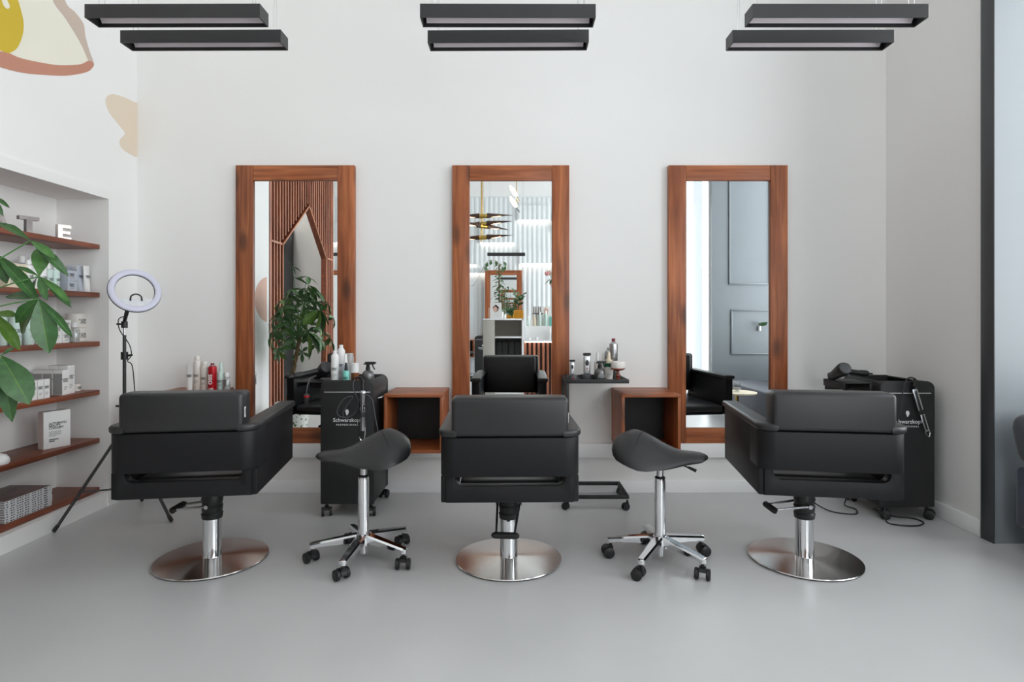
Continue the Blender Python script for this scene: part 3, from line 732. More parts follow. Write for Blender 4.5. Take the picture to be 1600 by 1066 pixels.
ob('phone_arc', MB().add(tube(smooth_path([(-.032, -.075, .004), (-.027, -.045, .01), (0, -.032, .014), (.027, -.045, .01), (.032, -.075, .004)], 4), .005), RM), M['plastic'], rl)
bp_ = RM @ Vector((-.052, -.14, -.01))
ob('swivel_head', MB().add(tube([bp_, bp_ + Vector((-.005, .0, -.02)), (0, 0, 1.278)], [.012, .012, .011], 10)).add(cyl(.019, 1.235, 1.278, 16)).add(tube([(-.05, 0, 1.26), (-.015, 0, 1.26)], .006)), M['plastic'], rl)
ob('stud', cyl(.0085, 1.19, 1.2348, 12), M['steel'], rl)
ob('pole', cyl(.0105, .72, 1.19, 14), M['lamp_black'], rl); ob('lower_pole', cyl(.0145, .16, .72, 14), M['lamp_black'], rl)
ob('collar', MB().add(cyl(.021, 1.03, 1.08, 14)).add(tube([(.02, 0, 1.055), (.05, 0, 1.06)], .007)), M['plastic'], rl)
ob('collar', MB().add(cyl(.021, .70, .745, 14)).add(tube([(-.02, 0, .725), (-.05, -.01, .73)], .007)), M['plastic'], rl)
ob('spreader', cyl(.022, .545, .585, 14), M['plastic'], rl); ob('slider', cyl(.019, .18, .215, 14), M['plastic'], rl)
for fx, fy in ((-.254, -.266), (.356, -.086), (-.104, .35)):
    a = Vector((fx, fy, .006)); q = a.normalized()
    lg = ob('leg', tube([(fx * .05, fy * .05, .565), tuple(a)], .0095, 8), M['lamp_black'], rl)
    m_ = Vector((fx * .05, fy * .05, .565)).lerp(a, .62)
    ob('brace', tube([(fx * .05, fy * .05, .197), tuple(m_)], .006, 6), M['lamp_black'], lg)
    ob('foot', tube([a + Vector((-fx * .06, -fy * .06, .035)), a + Vector((0, 0, .006))], .012, 8), M['collar'], lg)
ob('cable', tube(smooth_path([(-.02, .03, 1.31), (-.045, .01, 1.29), (-.03, 0, 1.22), (.03, .0, 1.13), (.045, 0, 1.06), (.02, 0, 1.02), (.05, 0, .99), (.065, 0, .85), (.07, 0, .76), (.09, 0, .68), (.06, 0, .5)], 5), .0032, 6), M['plastic'], rl)

# ------------------------------------------------------------------ hair products
BR = 'AUTHENTIC\nBEAUTY\nCONCEPT'
def label_on(parent, kind, w, h, r=0, y=0, z=0, ink='ink', small=True):
    """three lines of lettering and small print on the -Y side; r bends it round a cylinder"""
    mb = MB()
    sz = w * .20
    mb.add(text_vf(BR, sz, r, .0003, 'CENTER', 1), T(0, y, z + h * .5))
    ob('lettering', mb, M[ink], parent)
    if small: ob('small_print', MB().add(bars(w * .8, h * .24, h * .36, 4, r), T(0, y, z)).add(bars(w * .4, h * .12, h * .17, 1, r), T(0, y, z)), M['inkgrey'], parent)
def can(name, label, loc, r, h, m='white', cap='white', group=None, rz=0, txt=True, shoulder=.12, capr=.8, caph=.2, cat='bottle', ink='ink'):
    t = thing(name, label, cat, loc, rz, group); hb = h * (1 - caph)
    sh = hb * shoulder
    ob('body', lathe([(r * .94, 0), (r, r * .08), (r, hb - sh), (r * .97, hb - sh * .6), (r * capr * .98, hb - sh * .08), (r * capr * .9, hb)], 24), M[m], t)
    ob('cap', lathe([(r * capr, hb + .0004), (r * capr, h - r * .12), (r * capr * .9, h)], 20), M[cap], t)
    if txt: label_on(t, 'can', r * 1.5, hb, r, -r, 0, ink)
    return t
def pump(name, label, loc, r, h, m='white', top='white', group=None, rz=0, txt=True, txth=.62, ink='ink'):
    t = thing(name, label, 'bottle', loc, rz, group); hb = h * .66
    ob('body', lathe([(r * .94, 0), (r, r * .08), (r, hb - r * .35), (r * .9, hb - r * .12), (r * .5, hb)], 24), M[m], t)
    ob('collar', cyl(r * .52, hb + .0003, hb + h * .07, 18), M[top], t)
    ob('spray_cap', MB().add(lathe([(r * .5, hb + h * .0705), (r * .42, h * .86), (r * .34, h * .98), (r * .3, h)], 18)).add(box(-r * .12, r * .12, -r * .6, -r * .3, h * .9, h * .95)), M[top], t)
    if txt: label_on(t, 'pump', r * 1.5, hb, r, -r, 0, ink)
    return t
def tube_prod(name, label, loc, w, h, group=None, rz=0, m='white'):
    t = thing(name, label, 'tube', loc, rz, group); n = 20; v = []; f = []; ca = h * .13
    for i in range(7):
        q = i / 6; z = ca + (h - ca) * q
        for k in range(n):
            a = 2 * PI * k / n; v.append((w / 2 * (.86 + .14 * q) * math.cos(a), w * .40 * (1 - .93 * q) * math.sin(a), z))
    for i in range(6):
        for k in range(n): f.append((i * n + k, i * n + (k + 1) % n, (i + 1) * n + (k + 1) % n, (i + 1) * n + k))
    f += [tuple(range(n - 1, -1, -1)), tuple(range(6 * n, 7 * n))]
    ob('body', (v, f), M[m], t)
    ob('cap', lathe([(w * .4, 0), (w * .42, .002), (w * .42, ca - .0005)], 20), M[m], t)
    ob('lettering', MB().add(text_vf(BR, w * .15, 0, .0003, 'CENTER', 1), T(0, -w * .235, h * .58, -.17)), M['ink'], t)
    return t
def boxp(name, label, loc, w, d, h, m='card', group=None, rz=0, side=None, txt=True, cat='box', tz=.5):
    """carton: w along x, d along y, front at -Y"""
    t = thing(name, label, cat, loc, rz, group)
    ob('carton', MB().add(rbox(-w / 2, w / 2, -d / 2, d / 2, 0, h, .0012, 1)), M[m], t)
    if side: ob('side_print', box(-w / 2 - .0004, -w / 2 - .0001, -d / 2 + .002, d / 2 - .002, h * .02, h * .86), M[side], t)
    if txt:
        s = min(w * .17, h * .13)
        ob('lettering', MB().add(text_vf(BR, s, 0, .0004, 'CENTER', 1), T(-w * .08, -d / 2, h * (tz + .08))), M['ink'], t)
        ob('small_print', MB().add(bars(w * .5, h * (tz - .32), h * (tz - .16), 3), T(-w * .05, -d / 2, 0)), M['inkgrey'], t)
    return t
def jar(name, label, loc, r, h, group=None, rz=0, m='offwhite'):
    t = thing(name, label, 'jar', loc, rz, group)
    ob('body', lathe([(r * .93, 0), (r, r * .06), (r, h * .74), (r * .98, h * .75)], 28), M[m], t)
    ob('lid', lathe([(r * .96, h * .752), (r * .96, h * .97), (r * .93, h)], 28), M[m], t)
    ob('lettering', MB().add(text_vf(BR, r * .24, r, .0003, 'CENTER', 1), T(0, -r, h * .45)), M['ink'], t)
    return t
def spray_bottle(label, loc, r, h, rz=0, word=None):
    t = thing('spray_bottle', label, 'bottle', loc, rz, None); hb = h * .56
    ob('body', lathe([(r * .94, 0), (r, r * .1), (r, hb * .62), (r * .94, hb * .78), (r * .7, hb * .93), (r * .36, hb)], 28), M['gunmetal'], t)
    ob('collar', cyl(r * .38, hb + .0003, hb + h * .12, 18), M['plastic'], t)
    z = hb + h * .12
    hd = MB().add(rbox(-r * .5, r * 1.15, -r * .22, r * .22, z + h * .1, z + h * .21, r * .1)).add(rbox(-r * .28, r * .28, -r * .2, r * .2, z + .0004, z + h * .12, r * .06)).add(cyl(r * .16, z + h * .1, z + h * .15, 10, -r * .6)).add(rbox(r * 1.1, r * 1.35, -r * .14, r * .14, z + h * .13, z + h * .2, r * .04))
    h_ = ob('spray_head', hd, M['plastic'], t)
    ob('trigger', tube(smooth_path([(r * .75, 0, z + h * .11), (r * .85, 0, z + h * .02), (r * 1.15, 0, z - h * .1)], 4), r * .12, 6), M['plastic'], h_)
    if word: ob('lettering', MB().add(text_vf(word, r * .75, r, .0005), T(0, -r, hb * .35)), M['inkgrey'], t)
    return t

# row on the box shelf left of the first mirror
ZB = .385 + .398 + .0005; g = 'products on the left wall box'
def bx(px, d=4.2): return (px - CX) / F * d
tube_prod('cream_tube', 'white squeeze tube, first in the row on the left wall box', (bx(297), 4.2, ZB), .052, .186, g)
can('spray_can', 'tallest white bottle in the row on the left wall box', (bx(308.5), 4.2, ZB), .0245, .247, 'offwhite', 'offwhite', g, capr=.78, caph=.11, shoulder=.06)
can('spray_can', 'shorter white bottle beside the red can on the left wall box', (bx(320), 4.2, ZB), .025, .209, 'offwhite', 'offwhite', g, capr=.74, caph=.14, shoulder=.08)
rc = can('spray_can', 'red aerosol can in the row on the left wall box', (bx(332, 4.16), 4.16, ZB), .0285, .20, 'red', 'darkred', g, capr=.42, caph=.07, shoulder=.1, txt=False)
ob('lettering', MB().add(text_vf('OSIS', .036, 0, .001), T(0, 0, 0, 0, -PI / 2, 0)), M['inkwhite'], rc, T(0, -.0286, .088))
ob('neck_ring', cyl(.021, .181, .1855, 20), M['steel'], rc); ob('small_print', MB().add(bars(.034, .012, .03, 3, .0285), T(0, -.0285, 0)), M['inkwhite'], rc)
pump('spray_bottle', 'pale mint spray bottle beside the red can on the left wall box', (bx(343), 4.22, ZB), .028, .205, 'mint', 'mint', g)
t = thing('clear_bottle', 'small clear bottle with white cap, last in the row on the left wall box', 'bottle', (bx(354.5), 4.2, ZB), 0, g)
ob('body', lathe([(.026, 0), (.0275, .003), (.0275, .088), (.02, .098), (.014, .1)], 24), M['clear'], t); ob('liquid', lathe([(.0245, .003), (.0245, .082)], 20), M['blur_clear'], t)
ob('cap', cyl(.0155, .1005, .132, 18, b=.001), M['white'], t); ob('side_print', MB().add(bars(.014, .03, .085, 6, .0275), T(0, 0, 0, rz=0)), M['ink'], t, T(0, -.0275, 0))

# crowded left trolley
ZT = .8535; lx, ly, _ = LT; g = 'products on the left trolley'
def tx(px, d): return (px - CX) / F * d
can('spray_can', 'white aerosol can at the front left of the left trolley', (tx(523.5, 3.96), 3.96, ZT), .0255, .228, 'white', 'white', g, capr=.5, caph=.06, shoulder=.16)
can('spray_can', 'taller white aerosol can standing behind on the left trolley', (tx(533, 4.07), 4.07, ZT), .027, .262, 'white', 'white', g, capr=.5, caph=.06, shoulder=.16)
pump('spray_bottle', 'teal spray bottle with black pump on the left trolley', (tx(540.5, 3.93), 3.935, ZT), .0215, .15, 'teal', 'plastic', g, txth=.5)
pump('spray_bottle', 'white spray bottle behind the teal one on the left trolley', (tx(540, 4.0), 4.0, ZT), .026, .205, 'bluecard', 'white', g)
can('clear_bottle', 'grey frosted bottle at the back of the left trolley', (tx(546, 4.16), 4.16, ZT), .031, .20, 'blur_clear', 'blur_clear', g, capr=.9, caph=.08, txt=False)
can('brown_bottle', 'amber bottle with wide white cap on the left trolley', (tx(555, 3.97), 3.97, ZT), .026, .146, 'amber', 'white', g, capr=1.02, caph=.44, shoulder=.03)
spray_bottle('grey spray bottle with black trigger head on the left trolley', (tx(575, 4.0), 4.0, ZT), .040, .17)

# tray cart things
ZC = .8695; g = 'things on the tray cart'
def clipper(label, px, d, s, rb):
    t = thing('hair_clipper', label, 'clipper', (tx(px, d), d, ZC), 0, 'cordless clippers on chargers')
    ob('charging_base', lathe([(rb, 0), (rb, .026), (rb * .94, .034), (rb * .8, .036)], 28), M['charcoal'], t)
    ob('body', rbox(-.021 * s, .021 * s, -.016, .016, .0365, .0365 + .118 * s, .01, 3), M['silver'], t)
    z = .0365 + .118 * s
    ob('blade', MB().add(rbox(-.024 * s, .024 * s, -.014, .012, z + .0003, z + .012 * s, .002)).add(box(-.022 * s, .022 * s, -.016, -.012, z + .008 * s, z + .016 * s)), M['plastic'], t)
    sw = lathe([(.0115 * s, 0), (.0115 * s, .0015), (.009 * s, .003)], 20)
    ob('switch', MB().add(sw, Matrix.Translation((0, -.0161, .0365 + .072 * s)) @ Matrix.Diagonal((1, 1, 1.6, 1)) @ Euler((PI / 2, 0, 0)).to_matrix().to_4x4()), M['charcoal'], t)
    return t
c1 = clipper('small silver clipper on a round black charger with a red mark, on the tray cart', 894, 4.12, .78, .042)
ob('red_mark', MB().add(cyl(.006, 0, .002, 14), T(.004, -.0405, .014, PI / 2)), M['red'], c1)
c2 = clipper('larger silver clipper on a round black charger, on the tray cart', 917, 4.16, 1.12, .05)
ob('red_mark', MB().add(cyl(.0045, 0, .0012, 12), T(0, -.0155, .078, PI / 2)), M['red'], c2)
sp = spray_bottle('grey metal spray bottle with white lettering on the tray cart', (tx(937, 4.09), 4.09, ZC), .0375, .152, rz=.35, word='FOX')
pump('white_bottle', 'white bottle with slim nozzle at the back left of the tray cart', (tx(933.5, 4.25), 4.25, ZC), .024, .185, 'offwhite', 'white', g, txt=False)
pump('white_bottle', 'white bottle with slim nozzle beside the steel spray head on the tray cart', (tx(943, 4.29), 4.29, ZC), .022, .185, 'white', 'white', g, txt=False)
can('spray_can', 'silver aerosol with pale top at the back of the tray cart', (tx(951, 4.27), 4.29, ZC), .023, .218, 'steel', 'mint', g, capr=.45, caph=.07, txt=False)
t = thing('powder_tub', 'white tub with dark green band and pale nozzle on the tray cart', 'bottle', (tx(951.5, 4.17), 4.175, ZC), 0, g)
ob('body', lathe([(.026, 0), (.031, .08), (.031, .088)], 24), M['offwhite'], t); ob('band', cyl(.0315, .0885, .112, 24), M['green'], t)
ob('collar', cyl(.025, .1125, .138, 20, b=.002), M['cream'], t); ob('nozzle', lathe([(.013, .1385), (.011, .17), (.007, .195)], 14), M['cream'], t)
ob('small_print', MB().add(bars(.034, .02, .07, 6, .028), T(0, -.0288, 0)), M['inkgrey'], t)
t = thing('brush_pedestal', 'cream neck brush upside down on a turned wooden handle, on the tray cart', 'brush', (tx(965.5, 4.085), 4.085, ZC), 0, g)
ob('handle', lathe([(.016, 0), (.018, .004), (.017, .018), (.011, .024), (.019, .034), (.01, .055), (.009, .066), (.038, .074), (.048, .08), (.048, .086)], 28), M['copper'], t)
ob('bristles', lathe([(.045, .0865), (.049, .10), (.05, .128), (.048, .132)], 28), M['offwhite'], t)
can('spray_can', 'silver aerosol can with red nozzle, standing tall behind the brush', (tx(958, 4.25), 4.235, ZC), .0305, .285, 'steel', 'darkred', g, capr=.42, caph=.08, shoulder=.1, txt=False, cat='can')
t = thing('hair_clips', 'dark sectioning clips lying at the front edge of the tray cart', 'clips', (tx(918, 4.06), 4.065, ZC), 0, g)
for k in range(6): ob('clip', MB().add(rbox(-.014, .014, -.004, .004, 0, .006, .002), T(-.045 + .02 * k, random.uniform(-.008, .008), 0, rz=random.uniform(-.6, .6))), M['collar'], t)

# hair dryers on the trolley holders, curling iron and straightener on the fronts
def dryer(label, loc, hdir, rear, group='hair dryers'):
    t = thing('hair_dryer', label, 'hair dryer', loc, 0, group)
    yv = -Vector(hdir).normalized(); zv = Vector(rear); zv = (zv - yv * yv.dot(zv)).normalized()
    t.rotation_euler = Matrix((yv.cross(zv), yv, zv)).transposed().to_euler()
    ob('barrel', MB().add(lathe([(.026, -.085), (.03, -.07), (.037, -.01), (.044, .05), (.045, .075), (.04, .09)], 28)), M['plastic'], t)
    ob('rear_grille', lathe([(.039, .0905), (.036, .098), (.02, .102)], 28), M['charcoal'], t)
    ob('handle', tube(smooth_path([(0, -.03, .03), (0, -.07, .02), (0, -.13, .005), (0, -.19, -.002)], 4), [.02] * 5 + [.018] * 4 + [.021] * 3 + [.018], 14), M['plastic'], t)
    ob('nozzle', MB().add(lathe([(.027, -.1), (.027, -.0855)], 20)).add(rbox(-.034, .034, -.011, .011, -.14, -.0995, .006)), M['plastic'], t)
    ob('cord_guard', tube([(0, -.19, -.002), (0, -.225, -.006)], [.009, .005], 10), M['charcoal'], t)
    return t
# handle points left and slightly towards the viewer, barrel right and back
d1 = dryer('black hair dryer lying on the left trolley side holder, handle out to the left', (lx - .225, ly - .03, .935), (-.7, -.6, -.10), (.7, -.5, .36))
cd = thing('dryer_plug', 'hanging dryer cord with red banded black plug at the left trolley', 'plug', (tx(479, 3.86), 3.86, .75))
ob('plug_body', lathe([(.004, -.022), (.014, -.008), (.018, .012), (.018, .034)], 16), M['plastic'], cd); ob('red_band', cyl(.0188, .0345, .046, 16), M['red'], cd)
ob('plug_top', lathe([(.018, .0465), (.017, .052), (.008, .058)], 16), M['charcoal'], cd)
ob('cord', tube(smooth_path([(0, 0, .057), (.002, 0, .09), (.008, .01, .13), (.012, .04, .155), (.03, .09, .165)], 4), .004, 6), M['cable'], cd)
rx, ry, _ = RT
dryer('black hair dryer lying on the right trolley side holder, round back up', (rx - .175 - .17, ry - .04, .934), (.95, -.05, -.03), (-.12, -.86, .36))
ci = thing('curling_iron', 'chrome curling iron hanging on the front of the left trolley, cord looped', 'curling iron', (tx(567, 3.85), ly - .22 - .03, .0))
Y = 0
ob('barrel', MB().add(cyl(.0175, .57, .80, 16)).add(lathe([(.0175, .80), (.021, .805), (.021, .82), (.014, .83)], 16)), M['steel'], ci)
ob('clamp', MB().add(tube(smooth_path([(-.016, -.014, .72), (-.0215, -.02, .66), (-.018, -.02, .54), (.0, -.017, .505), (.018, -.02, .54), (.0215, -.02, .66), (.016, -.014, .72)], 4), .003, 6)).add(cyl(.0185, .70, .735, 16)), M['chrome'], ci)
ob('grip_band', cyl(.0192, .66, .69, 16), M['charcoal'], ci)
ob('handle', MB().add(tube(smooth_path([(0, 0, .828), (0, .005, .86), (-.006, .012, .90), (-.03, .02, .913), (-.055, .03, .905)], 5), [.009] * 6 + [.008] * 8 + [.007] * 7, 10)).add(tube([(0, .012, .885), (0, .03, .885)], .008)), M['plastic'], ci)
ob('cord', tube(smooth_path([(-.055, .03, .905), (-.066, .012, .87), (-.06, .012, .82), (-.035, .01, .77), (-.04, .012, .70), (-.10, .014, .655), (-.155, .014, .66), (-.17, .014, .70), (-.13, .012, .77), (-.07, .01, .79), (-.1, .018, .74), (-.135, .018, .68), (-.11, .018, .645), (-.05, .016, .68), (-.03, .016, .76), (-.01, .022, .80), (.03, .016, .795), (.06, .012, .76), (.08, .0, .66), (.10, -.0, .55), (.105, 0, .44)], 5), .0036, 6), M['cable'], ci)
si = thing('hair_straightener', 'chrome hair straightener hanging aslant on the front of the right trolley', 'straightener', (tx(1437, 3.80), ry - .245, 0))
RS = T(.004, 0, .70, 0, math.radians(-17), 0)
ob('barrel', MB().add(rbox(-.017, .017, -.011, .0, -.01, .155, .005), RS).add(rbox(-.015, .015, -.01, 0, -.13, -.012, .005), RS), M['steel'], si)
ob('plate', MB().add(rbox(-.006, .004, -.0135, -.0115, .0, .14, .0008), RS).add(rbox(-.005, .004, -.0125, -.0105, -.12, -.02, .0008), RS), M['plastic'], si)
ob('hinge', MB().add(rbox(-.0175, .0175, -.014, .002, -.016, .012, .003), RS), M['plastic'], si)
ob('tip_loop', MB().add(tube(smooth_path([(-.013, -.005, -.128), (-.012, -.005, -.15), (0, -.005, -.165), (.012, -.005, -.15), (.013, -.005, -.128)], 4), .003, 6), RS), M['chrome'], si)
ob('hook', MB().add(rbox(-.045, -.02, -.01, .02, .82, .90, .004)), M['plastic'], si)
ob('cord', tube(smooth_path([(-.045, -.008, .86), (-.03, 0, .90), (-.05, 0, .918), (-.085, 0, .91), (-.108, -.004, .86), (-.12, -.006, .80), (-.135, -.008, .72), (-.15, -.008, .64), (-.16, -.006, .5), (-.2, -.003, .3)], 5), [.0075] * 8 + [.005] * 6 + [.004] * 32, 7), M['plastic'], si)
for nm, lb, pts in (('power_cord', 'black power cord curling on the floor under the right trolley', [(-.55, .1, .10), (-.47, .0, .03), (-.40, -.08, .006), (-.28, -.12, .006), (-.22, -.02, .006), (-.27, .02, .02), (-.285, -.02, .08), (-.26, .04, .18)]),
                    ('power_cord', 'black power cord looped around the front caster of the right trolley', [(-.12, -.10, .20), (-.14, -.20, .09), (-.17, -.27, .01), (-.13, -.33, .006), (-.02, -.34, .006), (.06, -.28, .006), (.04, -.2, .006), (-.06, -.16, .006), (-.1, -.02, .01)])):
    c = ob(nm, tube([(rx + a, ry + b_, z) for a, b_, z in smooth_path(pts, 6)], .0045, 6), M['plastic']); tag(c, lb, 'cord', None)

# ------------------------------------------------------------------ things in the niche (face +X)
R90 = PI / 2
def sd(px, X): return X * F / (px - CX)
def letter(name, ch, label, px, h, m):
    X = -2.93; d = sd(px, X); t = thing(name, label, 'letter', (X, d, SZ[0] + .0005), R90 - .5, 'metal letters on the top shelf')
    S = {'T': [[(-.5, .8), (.5, .8), (.5, 1), (-.5, 1)], [(-.15, 0), (.15, 0), (.15, .799), (-.15, .799)]],
         'E': [[(-.4, 0), (-.12, 0), (-.12, 1), (-.4, 1)], [(-.119, .78), (.4, .78), (.4, 1), (-.119, 1)], [(-.119, .4), (.34, .4), (.34, .6), (-.119, .6)], [(-.119, 0), (.4, 0), (.4, .22), (-.119, .22)]],
         'A': [[(-.5, 0), (-.2, 0), (.08, 1), (-.16, 1)], [(.2, 0), (.5, 0), (.16, 1), (-.04, 1)], [(-.2, .22), (.2, .22), (.16, .4), (-.16, .4)]]}[ch]
    for p in S: ob('stroke', prism([(a * h * .95, b_ * h) for a, b_ in p], -.018, .018, 'y'), M[m], t)
letter('metal_letter', 'A', 'weathered tin letter A at the leaf-covered end of the top shelf', -6, .115, 'metal_letter')
letter('metal_letter', 'T', 'weathered tin letter T on the top niche shelf', 44, .108, 'metal_letter')
letter('metal_letter', 'E', 'bright tin letter E at the end of the top niche shelf', 99, .1, 'metal_bright')
g = 'products on the second niche shelf'; z = SZ[1] + .0005
def sx(px, X=-2.93): return (X, sd(px, X))
boxp('cream_box', 'cream carton at the plant end of the second niche shelf', (*sx(10, -2.96), z), .15, .12, .145, 'cream', g, R90)
for i, (px, X) in enumerate(((34, -3.02), (49, -3.02), (62, -3.02))): can('white_bottle', 'white bottle, rear row of the second niche shelf, %s from the cream carton' % ('first', 'second', 'third')[i], (*sx(px, X), z), .027, .205, 'bluecard', 'white', g, R90, capr=.62, caph=.2, shoulder=.1)
for i, px in enumerate((44, 55, 66)): can('white_bottle', 'white bottle, front row of the second niche shelf, %s from the cream carton' % ('first', 'second', 'third')[i], (*sx(px, -2.91), z), .024, .175, 'white', 'white', g, R90, capr=.6, caph=.16, shoulder=.1)
for i, px in enumerate((75, 86)): pump('spray_bottle', ('pale spray bottle next to the capped bottles on the second niche shelf', 'pale spray bottle next to the stacked cartons on the second niche shelf')[i], (*sx(px, -2.93), z), .026, .205, 'mint', 'white', g, R90)
bd = sd(106, -2.93)
boxp('stacked_box', 'lower of two pale blue cartons on the second niche shelf', (-2.94, bd, z), .085, .085, .068, 'bluecard', g, R90, tz=.5)
boxp('stacked_box', 'upper of two pale blue cartons on the second niche shelf', (-2.94, bd, z + .0685), .085, .085, .068, 'bluecard', g, R90, tz=.5)
tube_prod('cream_tube', 'silver-shaded tube behind the pale blue cartons', (*sx(110, -3.03), z), .06, .185, g, R90, 'bluecard')
tube_prod('cream_tube', 'greyish squeeze tube beside the pale blue cartons on the second niche shelf', (*sx(124, -2.93), z), .056, .18, g, R90, 'bluecard')
tube_prod('cream_tube', 'white squeeze tube at the end of the second niche shelf', (*sx(135, -2.90), z), .056, .18, g, R90)
g = 'products on the third niche shelf'; z = SZ[2] + .0005
for i, (px, X) in enumerate(((4, -2.98), (24, -2.92), (44, -2.92))): can('mint_bottle', 'mint bottle on the third niche shelf behind the big leaves, %s from the plant end' % ('first', 'second', 'third')[i], (*sx(px, X), z), .030, .205, 'mint', 'mint', g, R90, capr=.7, caph=.16)
can('blush_bottle', 'blush bottle among the mint ones on the third niche shelf', (*sx(61, -2.92), z), .025, .18, 'offwhite', 'offwhite', g, R90, capr=.7, caph=.16)
boxp('tall_box', 'white carton just before the stacked cartons on the third niche shelf', (*sx(84, -2.93), z), .06, .06, .155, 'card', g, R90)
bd = sd(99, -2.92)
boxp('stacked_box', 'lower of two white cartons on the third niche shelf', (-2.93, bd, z), .07, .07, .074, 'card', g, R90); boxp('stacked_box', 'upper of two white cartons on the third niche shelf', (-2.93, bd, z + .0745), .07, .07, .074, 'card', g, R90)
jd = sd(121, -2.96)
jar('cream_jar', 'lower of two wide stacked jars at the end of the third niche shelf', (-2.97, jd, z), .056, .095, g, R90); jar('cream_jar', 'upper of two wide stacked jars at the end of the third niche shelf', (-2.97, jd, z + .0955), .056, .095, g, R90)
t = thing('clear_bottle', 'clear bottle with white cap standing before the stacked jars', 'bottle', (*sx(117, -2.872), z), R90, g)
ob('body', lathe([(.026, 0), (.0275, .003), (.0275, .088), (.02, .098), (.014, .1)], 24), M['clear'], t); ob('liquid', lathe([(.0245, .003), (.0245, .084)], 20), M['blur_clear'], t); ob('cap', cyl(.0155, .1005, .132, 18, b=.001), M['white'], t)
g = 'cartons on the fourth niche shelf'; z = SZ[3] + .0005
for i, px in enumerate((18, 30, 47, 57.5, 67.5)):
    boxp('small_box', 'small white carton on the fourth niche shelf, %s from the plant end' % ('first', 'second', 'third', 'fourth', 'fifth')[i], (*sx(px, -2.90), z), .043, .05, .118, 'card', g, R90)
def gbox(i, X, d, h, lab): boxp('tall_box', lab, (X, d, z), .062, .062, h, 'card', g, R90, side='greycard')
f0 = sd(103, -2.885)
gbox(0, -2.915, f0, .16, 'tall grey-sided carton at the front edge of the fourth niche shelf'); gbox(1, -2.98, f0, .16, 'tall grey-sided carton second from the front edge'); gbox(2, -3.045, f0, .16, 'tall grey-sided carton third from the front edge')
gbox(3, -2.93, f0 + .066, .185, 'taller grey-sided carton behind, nearer the front edge'); gbox(4, -2.996, f0 + .066, .185, 'taller grey-sided carton behind, nearer the niche back')
jar('small_jar', 'small white jar at the end of the fourth niche shelf', (*sx(118, -2.96), z), .03, .048, g, R90)
z = SZ[4] + .0005
bk = thing('white_book', 'white boxed book with black lettering standing on the fifth niche shelf', 'book', (-2.93, sd(90, -2.91), z), R90 - .42, None)
ob('cover', rbox(-.078, .078, -.03, .03, 0, .235, .002), M['card'], bk); ob('spine', box(-.0785, -.0781, -.028, .028, .002, .233), M['pinkcard'], bk)
ob('lettering', MB().add(text_vf(BR, .0185, 0, .0006, 'LEFT', 2), T(-.048, -.03, .142)), M['ink'], bk)
ob('small_print', MB().add(bars(.07, .075, .11, 5), T(-.013, -.03, 0)), M['inkgrey'], bk); ob('lettering', MB().add(bars(.055, .04, .062, 2), T(-.02, -.0304, 0)), M['ink'], bk)
t = thing('white_dome', 'smooth white rounded object at the plant end of the fifth niche shelf', 'ornament', (*sx(-4, -2.91), z)); ob('body', lathe([(.05, 0), (.056, .01), (.054, .03), (.04, .05), (.015, .06), (.001, .061)], 28), M['white'], t)
# magazines
md = (sd(6, -2.865) + sd(83, -2.865)) / 2; z = SZ[5] + .0005
dash = MB()
for k, (a, w_) in enumerate(((-.165, .01), (-.135, .012), (-.118, .01), (-.092, .011), (-.073, .01), (-.057, .009), (-.035, .012), (-.016, .01), (.018, .01), (.034, .01), (.058, .011), (.078, .01), (.106, .028))):
    dash.add(box(a, a + w_, -.1302, -.1299, .004, .0095))
dm = mesh_of('spine_print', dash, M['ink'])
pm = mesh_of('pages', MB().add(rbox(-.172, .172, -.13, .13, 0, .0134, .001, 1)), M['mag']); em = mesh_of('end_edge', MB().add(box(-.1726, -.1721, -.126, .128, .0015, .012)), M['greycard'])
for k in range(9):
    t = thing('magazine', ('top magazine of the stack on the lowest niche shelf, dark cover showing' if k == 8 else 'magazine in the stack on the lowest niche shelf, %s from the bottom' % ('first', 'second', 'third', 'fourth', 'fifth', 'sixth', 'seventh', 'eighth')[k]), 'magazine', (-2.995 + random.uniform(-.002, .002), md + random.uniform(-.003, .003), z + k * .0139), R90 + random.uniform(-.006, .006), 'stacked magazines on the lowest shelf')
    ob('pages', pm, None, t); ob('spine_print', dm, None, t); ob('end_edge', em, None, t)
    if k == 8: ob('cover', box(-.170, .170, -.127, .128, .01345, .0137), M['magcover'], t)

